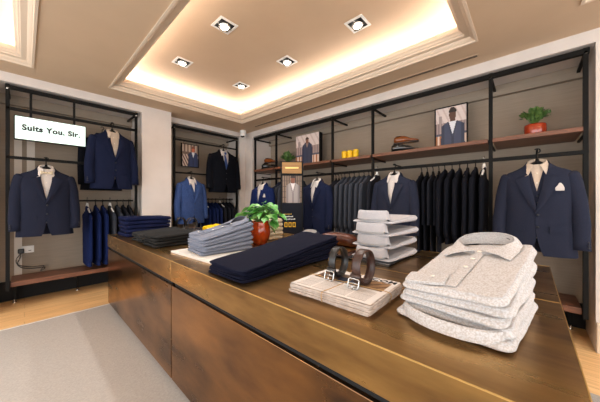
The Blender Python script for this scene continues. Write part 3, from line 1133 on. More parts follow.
# ------------------------------------------------------------------ folded goods
def slab(w, l, t, layers, seed, rc=.028, amp=.0035, jit=.004, N=84, inset=None, zseed=None):
    """a folded garment: a rounded slab with fold creases round its edge; base at z = 0, centred in x and y"""
    R = random.Random(seed)
    hw, hl = w / 2, l / 2
    out = []
    per = 2 * (w + l)
    for k in range(N):
        s = (k + .5) / N * per
        if s < w:
            p = (-hw + s, -hl)
        elif s < w + l:
            p = (hw, -hl + s - w)
        elif s < 2 * w + l:
            p = (hw - (s - w - l), hl)
        else:
            p = (-hw, hl - (s - 2 * w - l))
        x, y = p
        cx = max(-hw + rc, min(hw - rc, x))
        cy = max(-hl + rc, min(hl - rc, y))
        dx, dy = x - cx, y - cy
        d = math.hypot(dx, dy)
        if d > rc:
            x, y = cx + dx / d * rc, cy + dy / d * rc
        out.append((x, y))
    lt = t / layers
    zs = seed if zseed is None else zseed
    rin = inset if inset is not None else lt * .62
    rings = []

    def ring(off, z, lay, shr=1.0):
        r = []
        for k, (x, y) in enumerate(out):
            fx, fy = 1 - off / hw, 1 - off / hl
            X, Y = x * fx * shr, y * fy * shr
            a = wob(math.cos(2 * PI * k / N), math.sin(2 * PI * k / N), lay * 1.7, seed, jit * 1.6, 1.3)
            q = 1 + a / min(hw, hl)
            X *= q
            Y *= q
            X += wob(Y, lay * 3.1, 0, seed + 1, jit, 16) * shr
            Y += wob(X, lay * 2.3, 5, seed + 4, jit, 16) * shr
            Z = z + wob(X, Y, .4, zs + 3, amp * 1.4, 5) + wob(X, Y, .4, zs + 8, amp * .6, 15)
            r.append((X, Y, max(.0003, Z) if lay == 0 and z < .001 else Z))
        return r
    rings.append(ring(rin, 0.0005, 0, .05))
    rings.append(ring(rin, 0.0005, 0, .8))
    for L_ in range(layers):
        for j in range(6):
            q = j / 5
            off = rin * (1 - math.sin(PI * min(.94, max(.06, q))) ** .55)
            rings.append(ring(off, lt * (L_ + lerp(.03, .97, q)), L_))
    for shr in (.975, .94, .88, .78, .66, .52, .38, .24, .10, .03):
        rings.append(ring(rin * .3, t, layers - 1, shr))
    return MB().loft(rings)


def spread_collar(rx, ry, hs):
    """an open spread collar lying on a folded shirt; front to -Y: (band, leaf)"""
    gap = .16

    def top(u):
        a = -PI / 2 + gap + u * (2 * PI - 2 * gap)
        b = .5 + .5 * math.sin(a)
        x, y = rx * math.cos(a), ry * math.sin(a)
        if y < 0:                       # the front runs to a point
            q = abs(math.atan2(-math.sin(a), abs(math.cos(a)))) / (PI / 2)
            x = lerp(x, math.copysign(rx * (1 - q), x), .7)
            y = lerp(y, -ry * 1.9 * q, .7)
        else:                           # the back is nearly straight
            x = rx * sgnpow(math.cos(a), .75)
        return Vector((x, y, lerp(.010, hs, b ** 1.1))), a

    def stand(u, v):
        p, a = top(u)
        return (p.x * (1 + .04 * (1 - v)), p.y * (1 + .04 * (1 - v)), p.z * v)
    O = [(0, Vector((.104, -ry * 1.9 - .030, .003))), (.10, Vector((.114, -ry * 1.1, .004))), (.22, Vector((.113, ry * .3, .006))), (.34, Vector((.098, ry * 1.1, .010))), (.5, Vector((0, ry + .022, .016)))]

    def outer(u):
        s = 1 if u < .5 else -1
        q = u if u < .5 else 1 - u
        for (a, p), (b, r) in zip(O, O[1:]):
            if q <= b + 1e-9:
                w = p.lerp(r, (q - a) / (b - a))
                return Vector((w.x * s, w.y, w.z))
        return O[-1][1]

    def leaf(u, v):
        p, a = top(u)
        o = outer(u)
        w = p.lerp(o, v)
        w.z += .005 * math.sin(PI * min(1, v * 1.0)) + .002 * (1 - v)
        return tuple(w)
    return MB().grid(stand, 44, 3), MB().grid(leaf, 44, 7)


def folded_shirt(label, cl, loc, rz, w, l, i, t0, t1, seed, collar='top', cuff=False, group=None, base=0.0, lining=None, cw=.078, leafdrop=.052,
                 sh=.034, tilt=.0, placket=False, dy=0.0, dz=0.0, hs_rx=None, cy_out=0.0, zseed=40, roll=0.0, layers=1):
    """i-th shirt of a pile whose thickness runs from t0 (hem end, -Y) to t1 (collar end, +Y)"""
    t = thing('folded_shirt', label, 'shirt', loc, rz, group)
    m = M[cl]

    def lift(x, y, z):
        f = min(1, max(0, y / l + .5))
        tt = lerp(t0, t1, f) * (1 + roll * x / w * 2)
        return (x, y + dy, base + (z / .034 * tt + i * tt))
    slab(w, l, .0322, layers, seed, amp=.0020, jit=.0034, zseed=zseed, inset=.019 / layers).map(lift).build('body', m, t)
    ztop = lift(0, l / 2 - .085, .034)[2] + dz
    if collar:
        if collar == 'top':
            st, lf = spread_collar(cw, cw * .52, sh)
            yc = l / 2 - .058
        else:
            st, lf = collar_meshes(hs_rx or cw, cw * .62, sh, leafdrop * .8, leafdrop * 1.5, .020, .20, gap=.22, flare=.008)
            yc = l / 2 - cw * .62 + cy_out
        k = math.tan(tilt)
        if lining == 'inner' and collar == 'top':
            zi = lift(0, yc, .034)[2] + sh
            MB().tube(spline([(-cw * .86, yc + dy + cw * .36, zi - .004), (-cw * .5, yc + dy + cw * .53, zi + .003), (0, yc + dy + cw * .56, zi + .004), (cw * .5, yc + dy + cw * .53, zi + .003), (cw * .86, yc + dy + cw * .36, zi - .004)], 24), .003, 8).build('collar_support', M['ink'], t, label='dark plastic collar support')

        def mv(x, y, z):
            if collar == 'top':
                return (x, y + yc + dy, z + lift(x * .7, y + yc, .034)[2] + .001)
            return (x, y + yc + dy, z + ztop - .004 + y * k)
        st.map(mv).build('collar_band', M[lining] if lining else m, t)
        lf.map(mv).build('collar', m, t, solid=.0025)
    if placket:
        def plk(u, v):
            y = lerp(l / 2 - .125, -l / 2 + .03, u)
            x = lerp(-.018, .018, v) - .0 
            p = lift(x, y, .034)
            return (p[0], p[1], p[2] + .0035)
        MB().grid(plk, 14, 2).build('placket', m, t, solid=.002)
        for q in range(3):
            y = l / 2 - .118 - q * .075
            p = lift(0, y, .034)
            MB().lathe([(.001, .003), (.005, .0035), (.0075, .002), (.0075, -.001), (.001, -.002)], 16).build('button', M['pearl'], t, loc=(0, p[1], p[2] + .0075))
    if cuff:
        cb = slab(.125, .075, .010, 2, seed + 3, rc=.012, amp=.001, jit=.001, N=44)
        cx, cy = -w / 2 + .070, -l / 2 + .052
        def cm(x, y, z):
            a = .18
            X, Y = x * math.cos(a) - y * math.sin(a) + cx, x * math.sin(a) + y * math.cos(a) + cy
            p = lift(X, Y, .034)
            return (X, Y + dy, p[2] + z + .001)
        cb.map(cm).build('cuff', m, t)
        p = cm(.02, .0, .011)
        MB().lathe([(.001, .003), (.005, .003), (.0065, .0), (.001, -.002)], 14).build('button', M['pearl'], t, loc=(p[0], p[1], p[2] + .002))
    return t


CT = .8535
# floral shirts, in front
FR = math.radians(-98)
FL = (1.082, .155)
g = 'pale floral shirts in one pile'
nm = ['lowest of the pile, collar turned to the room', 'second from the bottom of the pile', 'third from the bottom of the pile', 'second from the top of the pile', 'on top of the pile, collar spread open']
folded_shirt('pale floral cotton shirt ' + nm[0], 'floral', (FL[0] + .005, FL[1], CT + .0015), FR + PI, .325, .43, 0, .040, .022, 41, collar='band', group=g, lining='inner',
             cw=.110, leafdrop=.040, sh=.034, dz=-.012, dy=.030, hs_rx=.128, cy_out=.022)
for i in range(1, 5):
    folded_shirt('pale floral cotton shirt ' + nm[i], 'floral', (FL[0] + .004 * (i % 2), FL[1] + .004 * ((i * 7) % 3 - 1), CT + .022), FR + math.radians([0, 1.5, -1, .8, -.6][i]),
                 .312 - .003 * i, .44, i - 1, .0245, .0490, 41 + i, collar='top' if i == 4 else None, cuff=True, group=g,
                 lining='inner', placket=(i == 4), sh=.044, tilt=.18, cw=.092, roll=.12)

# white display board with the grey shirts
o = MB().box(-.22, .22, -.30, .30, 0, .014).build('display_board', M['board'], None, smooth=False, bevel=.002, loc=(.985, 1.725, CT), rot=(0, 0, .05))
tag(o, 'white display board under the grey shirts', 'board')
g = 'grey chambray shirts in one pile'
SR = math.radians(-94)
for i in range(6):
    folded_shirt('grey blue chambray shirt, ' + (['lowest', 'second from the bottom', 'third from the bottom', 'third from the top', 'second from the top', 'topmost with dark lined collar'][i]) + ' of its pile',
                 'chambray', (1.030 + .006 * ((i * 5) % 3 - 1), 1.775 + .006 * ((i * 3) % 3 - 1), CT + .0145), SR + math.radians((i * 37 % 5) - 2), .31, .41, i, .0195, .036, 61 + i,
                 collar='top' if i == 5 else None, group=g, lining='chambray_dark', cuff=(i in (3, 5)), sh=.036, tilt=.2, placket=(i == 5))

# white shirts with standing collars on a black board
o = MB().box(-.31, .31, -.19, .19, 0, .014).build('display_board', M['shoeblack'], None, smooth=False, bevel=.002, loc=(1.76, .80, CT), rot=(0, 0, 0))
tag(o, 'black display board under the white tall collared shirts', 'board')
g = 'pale shirts with tall collars in one pile'
for i in range(4):
    z = CT + .0145 + i * .078
    folded_shirt('pale grey white shirt with tall collar, ' + ['lowest', 'second from the bottom', 'second from the top', 'topmost'][i] + ' of its pile', 'dotcotton',
                 (1.71 + [0, .015, .0, .02][i], .745 + [0.0, .006, -.004, .004][i], z), math.radians(90 + [-6, -3, -8, -4][i]), .29, .42, 0, .044, .014, 81 + i,
                 collar='band', group=g, cw=.085, leafdrop=.068, sh=.066, lining='inner', hs_rx=.094, dy=.0, cy_out=.020, zseed=81)


def pile(label, kind, cl, n, x, y, z, rz, w, l, t0, t1, seed, group, layers=2, amp=.004, jit=.006, rc=.02, shift=.004, cat='trousers', cls=None):
    for i in range(n):
        def lift(X, Y, Z, i=i):
            f = min(1, max(0, Y / l + .5))
            tt = lerp(t0, t1, f)
            return (X, Y, Z / .03 * tt + i * tt)
        R = random.Random(seed * 31 + i)
        pos = ['topmost', 'second from the top', 'third from the top', 'fourth from the top', 'fifth from the top', 'sixth from the top'][n - 1 - i]
        o = slab(w + R.uniform(-.004, .004), l + R.uniform(-.006, .006), (.0265 if layers == 1 else .0262), layers, seed * 10 + i, rc=rc, amp=amp, jit=jit, zseed=seed, inset=.013 if layers == 1 else None).map(lift).build(
            kind, M[cls[i] if cls else cl], None, loc=(x + R.uniform(-shift, shift), y + R.uniform(-shift, shift), z), rot=(0, 0, rz + R.uniform(-.012, .012)))
        tag(o, label + ', ' + pos + ' of its pile', cat, group)


# the big navy trouser pile, the dark piles at the far end, cream knitwear
pile('dark navy folded trousers beside the newspapers', 'folded_trousers', 'trouser', 4, 1.105, 1.165, CT, math.radians(-90 + 1), .325, .83, .0155, .0375, 3,
     'navy trousers piled beside the newspapers', rc=.025, amp=.0035)
pile('indigo folded trousers at the far counter end', 'folded_trousers', 'denim', 5, .96, 3.34, CT, math.radians(-90), .36, .46, .044, .042, 4,
     'indigo trousers piled at the counter end', rc=.03, amp=.002, jit=.008, layers=1)
pile('dark grey folded trousers beside the indigo ones', 'folded_trousers', 'greytr', 4, .925, 2.80, CT, math.radians(-90), .30, .40, .020, .026, 5,
     'dark grey trousers in a low pile', rc=.03, amp=.003, jit=.010, layers=1)
pile('black grey folded trousers beside the grey shirts', 'folded_trousers', 'blacktr', 4, .955, 2.44, CT, math.radians(-90 + 3), .33, .46, .025, .027, 6,
     'black grey trousers beside the grey shirts', rc=.03, amp=.003, jit=.010, layers=1)
pile('cream folded knit sweater behind the plant', 'folded_sweater', 'cream', 5, 1.72, 2.02, CT, math.radians(-90), .25, .27, .042, .042, 7,
     'cream sweaters behind the plant', rc=.06, amp=.004, jit=.010, layers=1, cat='sweater')
pile('yellow folded knit behind the grey shirts', 'folded_sweater', 'yellow', 1, 1.62, 2.98, CT, -1.5, .16, .24, .085, .085, 8, None, rc=.05, amp=.006, layers=2, cat='sweater')

# a white and navy collar peeping out behind the navy trousers
folded_shirt('navy shirt with white collar lining lying behind the navy trousers', 'navy', (1.76, 1.56, CT), math.radians(-80), .28, .34, 0, .04, .06, 97,
             collar='top', lining='cotton', sh=.05, tilt=.25)

# ------------------------------------------------------------------ newspapers tied with string, belts
def print_sheet(w, h, nx, ny, paint, name, m, parent, loc=(0, 0, 0), rot=(0, 0, 0)):
    """a printed picture: a fine grid with one flat colour per cell, lying in local XY, centred"""
    mb = MB().grid(lambda u, v: ((u - .5) * w, (v - .5) * h, 0), nx, ny)
    me = bpy.data.meshes.new(name)
    me.from_pydata(mb.v, [], mb.f)
    at = me.color_attributes.new('Col', 'FLOAT_COLOR', 'CORNER')
    for p in me.polygons:
        c = p.center
        col = lin(paint(c.x / w + .5, c.y / h + .5))
        for li in p.loop_indices:
            at.data[li].color = col
    me.materials.append(M[m])
    o = bpy.data.objects.new(name, me)
    COL.objects.link(o)
    if parent:
        o.parent = parent
    o.location = loc
    o.rotation_euler = rot
    return o


def news_paint(s, t):
    # s runs across the sheet, t up the sheet; masthead on top, pictures, columns of print
    if t > .84:
        return '#cdc6c0'
    if .47 < t < .84 and .06 < s < .94:
        if s < .36:
            return '#6b4c35' if (s * 9 + t * 7) % 1 > .35 else '#533a28'
        if s < .60:
            return '#1d2338' if t < .70 else '#6d5a4b'
        return '#8a6844' if (s * 7 - t * 5) % 1 > .3 else '#5d4029'
    if .05 < t < .44 and .05 < s < .95:
        c = (s - .05) / .9 * 4
        if c % 1 < .90 and (t * 34) % 1 < .34:
            return '#8b827b'
    return '#cdc6c0'


PX_, PY_, PR = .935, .585, math.radians(-90 + 1.5)
g = 'newspapers tied in one bundle'
R = random.Random(2)
for i in range(1, 6):
    t = thing('newspaper', 'folded newspaper, %s of the tied bundle' % ['lowest', 'second from the bottom', 'third from the bottom', 'third from the top', 'second from the top', 'topmost with its printed front page'][i],
              'newspaper', (PX_ + R.uniform(-.004, .004), PY_ + R.uniform(-.004, .004), CT + (i - 1) * .0078), PR + R.uniform(-.02, .02), g)
    s = slab(.375, .315, .0076, 2, 120 + i, rc=.004, amp=.0008, jit=.0022, inset=.004)
    s.build('pages', M['paper'], t)
    if i == 5:
        print_sheet(.365, .305, 90, 96, news_paint, 'front_page', 'newsprint', t, (0, 0, .0105), (0, 0, 0))
        text_obj('.COM', .045, M['ink'], t, (.115, .122, .0110), (0, 0, 0), 1.1, .001)
NT = CT + 5 * .0078 + .003
st = thing('bundle_string', 'brown twine tied round the newspaper bundle', 'string', (PX_, PY_, CT))
h = NT - CT
MB().tube(spline([(-.163, .004, .004), (-.163, .004, h), (-.10, .002, h + .001), (.10, -.002, h + .001), (.161, -.004, h), (.161, -.004, .004)], 40), .0016, 6).build('loop', M['string'], st)
MB().tube(spline([(.006, -.192, .004), (.006, -.192, h), (.004, -.1, h + .001), (-.004, .1, h + .001), (-.006, .192, h), (-.006, .192, .004)], 40), .0016, 6).build('loop', M['string'], st)


def coiled_belt(label, cl, loc, rz, R0=.068, width=.039, turns=1.25):
    t = thing('coiled_belt', label, 'belt', loc, rz)
    n = 72
    def pt(u):
        a = math.radians(205) + u * turns * 2 * PI * 1.0
        r = R0 - .0055 * (u * turns)
        return (r * math.cos(a) * .92, r * math.sin(a) * 1.02)
    zc = R0 * 1.02 + .002
    mb = MB()
    rings = []
    for k in range(n + 1):
        u = k / n
        x, z = pt(u)
        x2, z2 = pt(u + .002)
        tx, tz = x2 - x, z2 - z
        L = math.hypot(tx, tz)
        nx, nz = tz / L, -tx / L
        hw, th = width / 2, .0021
        rings.append([(x + nx * th * a, b * hw, zc + z + nz * th * a) for a, b in ((1, -.92), (1.25, -.6), (1.25, .6), (1, .92), (-1, .96), (-1, -.96))])
    mb.loft(rings).build('strap', M[cl], t)
    # short straight run of strap down to the buckle
    x0, z0 = pt(0)
    bx, bz = x0 - .022, .034
    run = [(x0 - .001, zc + z0 + .012), (x0 - .008, zc + z0 - .004), (bx + .006, bz + .006)]
    MB().loft([[(x + d, b * width / 2, z + d * .3) for d, b in ((.002, -.95), (.002, .95), (-.002, .95), (-.002, -.95))] for x, z in run]).build('strap_end', M[cl], t)
    kp = MB().loft([[(x + d * .0035, b * (width / 2 + .003), z) for d, b in ((1, -1), (1, 1), (-1, 1), (-1, -1))] for x, z in ((x0 - .002, zc + z0 + .010), (x0 - .007, zc + z0 - .001))])
    kp.build('keeper_loop', M[cl], t, bevel=.0015)
    bk = thing('b', 'b', 'b') if False else None
    hw, hh = width / 2 + .003, .019
    ring = [(-hw, -hh), (hw, -hh), (hw, hh), (-hw, hh)]
    pts = []
    for i in range(4):
        a, b = ring[i], ring[(i + 1) % 4]
        for q in (.12, .3, .5, .7, .88):
            pts.append((0, lerp(a[0], b[0], q), lerp(a[1], b[1], q)))
    pts.append(pts[0])
    pts.append(pts[1])
    tl = .28
    b = MB().tube(pts, .0030, 8, cap=False, up=(1, 0, 0))
    b.tube([(0, -hw, .002), (0, hw, .002)], .0024, 8)
    b.map(lambda x, y, z: (x * math.cos(tl) - z * math.sin(tl) * -1, y, z * math.cos(tl) - x * math.sin(tl)))
    bo = b.build('buckle', M['steel'], t, loc=(bx + .002, 0, .0215), label='polished steel frame buckle')
    pr = MB().tube([(.0, 0, .002), (-.005, 0, -.010), (-.004, 0, -.024)], .0022, 8)
    pr.map(lambda x, y, z: (x * math.cos(tl) + z * math.sin(tl), y, z * math.cos(tl) - x * math.sin(tl)))
    pr.build('prong', M['steel'], bo)
    return t


coiled_belt('coiled black leather belt standing on the newspapers', 'blackl', (.985, .655, NT + .0005), math.radians(2))
coiled_belt('coiled dark brown leather belt standing on the newspapers', 'brownl', (.965, .515, NT + .0005), math.radians(-2), R0=.072, width=.042)
g = 'black belts coiled beside the blue jacket'
for i, (x, y, a) in enumerate([(1.40, 3.42, .4), (1.47, 3.25, .1), (1.43, 3.08, -.3)]):
    o = coiled_belt('coiled black leather belt on the counter behind the grey shirts, %s in its row' % ORD[i], 'blackl', (x, y, CT), a, R0=.085)
    o['group'] = g

# brown leather pouch behind the belts
t = thing('leather_pouch', 'brown leather wash bag lying between the navy trousers and the white shirts', 'pouch', (1.86, 1.235, CT), math.radians(-82))
R9 = [( -.17, .018, .030), (-.16, .045, .046), (-.10, .062, .055), (0, .066, .058), (.10, .060, .054), (.155, .042, .044), (.168, .016, .030)]
MB().loft([[(x, hy * sgnpow(math.cos(a), .7), max(.001, hz + hz * .98 * sgnpow(math.sin(a), .75))) for a in [2 * PI * k / 24 for k in range(24)]] for x, hy, hz in R9]).build('body', M['cognac'], t)
MB().tube(spline([(-.165, -.02, .055), (-.10, -.045, .088), (0, -.05, .094), (.10, -.045, .088), (.163, -.02, .052)], 24), .005, 8).build('piping', M['cognac'], t)
MB().tube(spline([(-.15, 0, .075), (-.08, 0, .108), (0, 0, .115), (.08, 0, .107), (.15, 0, .075)], 24), .004, 8).build('zip', M['brownl'], t)

# ------------------------------------------------------------------ plants
def heart_leaf(mb, base, direction, size, droop, seed):
    R = random.Random(seed)
    d = Vector(direction).normalized()
    up = Vector((0, 0, 1))
    side = d.cross(up)
    if side.length < .1:
        side = Vector((1, 0, 0))
    side.normalize()
    nrm = side.cross(d).normalized()
    roll = R.uniform(-.5, .5)
    s2 = side * math.cos(roll) + nrm * math.sin(roll)
    n2 = nrm * math.cos(roll) - side * math.sin(roll)
    prof = [(-.12, .18), (.0, .36), (.18, .46), (.38, .45), (.60, .33), (.80, .17), (1.0, .01)]
    b = len(mb.v)
    B = Vector(base)
    for q, w in prof:
        c = B + d * (q * size) + Vector((0, 0, -droop * size * max(0, q) ** 1.8))
        for e in (-1, -.5, 0, .5, 1):
            mb.v.append(tuple(c + s2 * (w * e * size) + n2 * (abs(e) * .16 * size * w * 2)))
    for i in range(len(prof) - 1):
        for j in range(4):
            a = b + i * 5 + j
            mb.f.append((a, a + 1, a + 6, a + 5))


t = thing('potted_plant', 'leafy green plant in a red orange glazed vase on the counter', 'plant', (1.445, 1.81, CT))
MB().lathe([(.001, 0), (.056, 0), (.064, .006), (.082, .04), (.094, .09), (.095, .125), (.088, .165), (.078, .195), (.081, .207), (.072, .207), (.066, .185), (.001, .18)], 36).build(
    'vase', M['terracotta'], t, label='red orange glazed ceramic vase')
fo, sm = MB(), MB()
R = random.Random(14)
for k in range(95):
    a = R.uniform(0, 2 * PI)
    el = R.uniform(.0, 1.4)
    rr = R.uniform(.06, .165) * (1.0 if el < .9 else .9)
    # the crown hangs over towards the room's right
    p = Vector((math.cos(a) * math.cos(el) * rr * .95 + .02, math.sin(a) * math.cos(el) * rr * 1.1 - .025, .235 + math.sin(el) * rr * 1.0))
    dirn = Vector((math.cos(a + R.uniform(-.5, .5)), math.sin(a + R.uniform(-.5, .5)), R.uniform(-.55, .35)))
    heart_leaf(fo, p, dirn, R.uniform(.048, .078), R.uniform(.2, .5), k)
    sm.tube(spline([(math.cos(a) * .03, math.sin(a) * .03, .19), (p.x * .5, p.y * .5, .20 + p.z * .2), tuple(p)], 6), .0022, 5)
for k in range(5):
    a = -1.0 + R.uniform(-.7, .7)
    rr = R.uniform(.10, .15)
    p = Vector((math.cos(a) * rr, math.sin(a) * rr, R.uniform(.12, .22)))
    heart_leaf(fo, p, (math.cos(a), math.sin(a), -.8), R.uniform(.06, .085), .3, 90 + k)
    sm.tube(spline([(math.cos(a) * .03, math.sin(a) * .03, .19), (p.x * .8, p.y * .8, .26), tuple(p)], 6), .0022, 5)
p = Vector((-.10, .11, .26))
heart_leaf(fo, p, (-.5, .8, -.55), .12, .3, 200)
sm.tube(spline([(0, 0, .19), (-.04, .05, .28), tuple(p)], 6), .0022, 5)
fo.build('foliage', M['leaf'], t)
sm.build('stems', M['stem'], t)


def bushy(label, loc, pot_prof, potm, seed, spread, height, z0, n, size, group=None, pot_y=1.0):
    t = thing('potted_plant', label, 'plant', loc, 0, group)
    MB().lathe(pot_prof, 40).map(lambda x, y, z: (x, y * pot_y, z)).build('pot', M[potm], t)
    fo, sm = MB(), MB()
    R = random.Random(seed)
    for k in range(n):
        a = R.uniform(0, 2 * PI)
        q = R.random() ** .6
        e = R.uniform(.45, 1.45)
        p = Vector((math.cos(a) * math.cos(e) * spread * q, math.sin(a) * math.cos(e) * spread * q, max(z0, z0 + math.sin(e) * height * q)))
        dirn = Vector((p.x, p.y, (p.z - z0) * .8 + .02)) + Vector((R.uniform(-.5, .5), R.uniform(-.5, .5), R.uniform(.0, .8))) * spread * .8
        heart_leaf(fo, p, dirn, size * R.uniform(.7, 1.25), .15, seed * 1000 + k)
        if k % 4 == 0:
            sm.tube([(p.x * .1, p.y * .1, z0 - .03), (p.x * .6, p.y * .6, lerp(z0, p.z, .5)), tuple(p)], .0018, 5)
    fo.build('foliage', M['leaf_small'], t)
    sm.build('stems', M['stem'], t)
    return t


t = bushy('small bushy plant in a glossy red oval pot on the walnut shelf', (3.37, -.048, 1.8705),
          [(.001, 0), (.056, 0), (.069, .007), (.076, .035), (.078, .070), (.077, .112), (.072, .122), (.066, .120), (.066, .107), (.001, .105)], 'redpot', 3, .125, .125, .142, 260, .040, pot_y=1.08)
bushy('small bushy plant in a dark pot beside the large canvas picture', (3.35, 3.36, 1.8705),
      [(.001, 0), (.055, 0), (.062, .01), (.072, .085), (.074, .095), (.066, .095), (.064, .08), (.001, .078)], 'pot', 5, .15, .17, .10, 190, .055)

# ------------------------------------------------------------------ shelf goods
g = 'yellow ribbed pots in a row'
for k in range(3):
    y = 2.095 - k * .098
    t = thing('yellow_pot', 'yellow ribbed ceramic pot, ' + ['the one closest to the large canvas picture', 'the middle one of three', 'the one closest to the tan shoe'][k], 'pot', (3.32, y, 1.8705), 0, g)
    MB().lathe([(.001, 0), (.036, 0), (.042, .005), (.044, .02), (.042, .034), (.040, .038), (.0435, .044), (.044, .062), (.042, .074), (.040, .078), (.0435, .084), (.044, .104), (.041, .116),
                (.037, .118), (.036, .106), (.001, .104)], 28).map(lambda x, y, z: (x, y, z * 1.12)).build('body', M['yellow'], t)
    MB().lathe([(.001, .119), (.030, .119), (.030, .125), (.001, .127)], 20).build('lid', M['yellow'], t, loc=(0, 0, .011))


def shoe(label, cl, loc, rz, rot_x=0.0, group=None, scale=1.0):
    t = thing('leather_shoe', label, 'shoe', loc, rz, group)
    t.rotation_euler = (rot_x, 0, rz)
    t.scale = (scale,) * 3
    S = [(-.140, .022, .030, .070), (-.134, .032, .014, .085), (-.10, .037, .012, .098), (-.05, .036, .012, .100), (-.01, .037, .012, .094), (.03, .042, .012, .076),
         (.07, .047, .012, .058), (.11, .044, .012, .048), (.14, .034, .012, .040), (.158, .020, .014, .032), (.165, .006, .017, .024)]
    rings = []
    for x, hw, z0, z1 in S:
        rings.append([(x, hw * sgnpow(math.cos(a), .8), (z0 + z1) / 2 + (z1 - z0) / 2 * sgnpow(math.sin(a), .9)) for a in [2 * PI * k / 20 for k in range(20)]])
    MB().loft(rings).build('upper', M[cl], t)
    MB().loft([[(x, hw * 1.06, z) for z, in ((.0,), (.012,))] + [(x, -hw * 1.06, z) for z, in ((.012,), (.0,))] for x, hw in
               ((-.145, .02), (-.135, .033), (-.08, .038), (-.02, .034), (.05, .046), (.10, .047), (.145, .034), (.168, .012))]).build('sole', M['brownl'] if cl == 'tan' else M['dark'], t, smooth=False)
    box('heel', -.142, -.075, -.034, .034, -.018, .001, M['dark'], t, bevel=.004)
    MB().lathe([(.001, .003), (.02, .003), (.026, 0), (.02, -.003), (.001, -.003)], 18).map(lambda x, y, z: (x * 1.9, y * .95, z)).build(
        'opening', M['dark'], t, loc=(-.078, 0, .0985), rot=(0, .03, 0))
    for q in range(4):
        MB().tube([(-.002 + q * .016, -.018, .092 - q * .008), (-.002 + q * .016, 0, .098 - q * .0085), (-.002 + q * .016, .018, .092 - q * .008)], .0022, 6).build('lace', M['dark'], t)
    return t


shoe('glossy black leather shoe lying on the shelf under the tan shoe', 'shoeblack', (3.33, 1.215, 1.8885), -PI / 2 + .25)
shoe('second glossy black shoe behind the other one below the tan shoe', 'shoeblack', (3.44, 1.19, 1.8885), -PI / 2 - .1)
shoe('tan brogue shoe resting on the black shoes between yellow pots and framed portrait', 'tan', (3.385, 1.205, 2.0065), -PI / 2 + .1)
shoe('black leather shoe under the brown shoe in the corner bay of the shelf', 'shoeblack', (3.30, 3.86, 1.8885), -PI / 2 + .5)
shoe('second black leather shoe in the corner bay, set behind the other', 'shoeblack', (3.42, 3.83, 1.8885), -PI / 2 + .2)
shoe('brown leather shoe resting on black shoes in the corner bay', 'tan', (3.355, 3.86, 2.0065), -PI / 2 + .3)


# printed pictures: a man in a suit, painted cell by cell
def ell(s, t, cx, cy, rx, ry):
    return ((s - cx) / rx) ** 2 + ((t - cy) / ry) ** 2 < 1


def suit_paint(cx, sc, bg, suit, skin, top, shirt='#d9dbe2', hair=None):
    """head top at 'top'; sc = shoulder half width"""
    def f(s, t):
        hr = sc * .36
        hy = top - hr * 1.25
        sh = hy - hr * 1.55          # shoulder line
        x = (s - cx) / sc
        if hair and ell(s, t, cx, hy + hr * .35, hr * .98, hr * 1.05) and t > hy + hr * .42:
            return hair
        if ell(s, t, cx, hy, hr * .86, hr * 1.22):
            return skin
        if abs(x) < .24 and sh < t < hy:
            return skin if t > hy - hr * 1.25 else shirt
        lim = 1.0 - max(0, (t - (sh - .05)) / .09) * .55
        if t < sh + .045 and abs(x) < lim + .10 * max(0, sh - t):
            d = sh + .045 - t
            if abs(x) < max(0, .34 - d * 1.05 / max(sc, .1) * .36):
                return shirt
            if abs(abs(x) - max(.05, .40 - d * .9)) < .05:
                return suit[1]
            if abs(x) > .72:
                return suit[1]
            return suit[0]
        return bg(s, t)
    return f


def bg_street(s, t):
    if t > .62:
        if .1 < s < .2 and t < .8:
            return '#9d8f8d'
        return '#d5c8c4' if (s * 5 + t * 3) % 1 > .3 else '#c4b3ae'
    if t > .36:
        return '#a3918e' if (s * 11) % 1 > .4 else '#7c6b6c'
    if t > .30:
        return '#4d4f60'
    return '#a4673f' if (s * 8) % 1 < .42 else '#d7c3b4'


def bg_room(s, t):
    if t > .55:
        return '#6e5a50' if (s * 5) % 1 > .5 or t < .66 else '#b9a695'
    return '#c7b1a6' if (s * 6 + t * 4) % 1 > .45 else '#5a4a45'


def bg_shelves(s, t):
    if (t * 5) % 1 < .10:
        return '#2c2320'
    return '#74604f' if (s * 9) % 1 > .45 else '#3a2d26'


# large canvas, turned a little from the wall
t = thing('canvas_picture', 'large unframed canvas of a person in a navy coat on the walnut shelf', 'picture', (3.33, 2.862, 1.871), -PI / 2)
box('canvas_block', -.265, .265, 0, .09, 0, .535, M['black'], t, label='black sided canvas block')
print_sheet(.528, .533, 54, 54, suit_paint(.50, .21, bg_street, ('#343d55', '#29304a'), '#7d5544', .90, '#8f7a72', '#3a2a24'), 'printed_face', 'print', t, (0, -.0015, .2675), (PI / 2, 0, 0))
# framed portrait
t = thing('framed_picture', 'framed picture of a man in a navy suit standing on the walnut shelf', 'picture', (3.42, .685, 1.871), -PI / 2)
for n_, a in (('frame', (-.172, -.160, -.012, .02, 0, .505)), ('frame', (.160, .172, -.012, .02, 0, .505)), ('frame', (-.160, .160, -.012, .02, 0, .012)), ('frame', (-.160, .160, -.012, .02, .493, .505))):
    box(n_, *a, M['black'], t)
box('backing', -.160, .160, .0, .018, .012, .493, M['dark'], t)
print_sheet(.320, .481, 48, 72, suit_paint(.56, .37, bg_street, ('#3a425c', '#2b3248'), '#55372a', .97, '#dfe2ea', '#1d1512'), 'printed_picture', 'print', t, (0, -.002, .2525), (PI / 2, 0, 0))
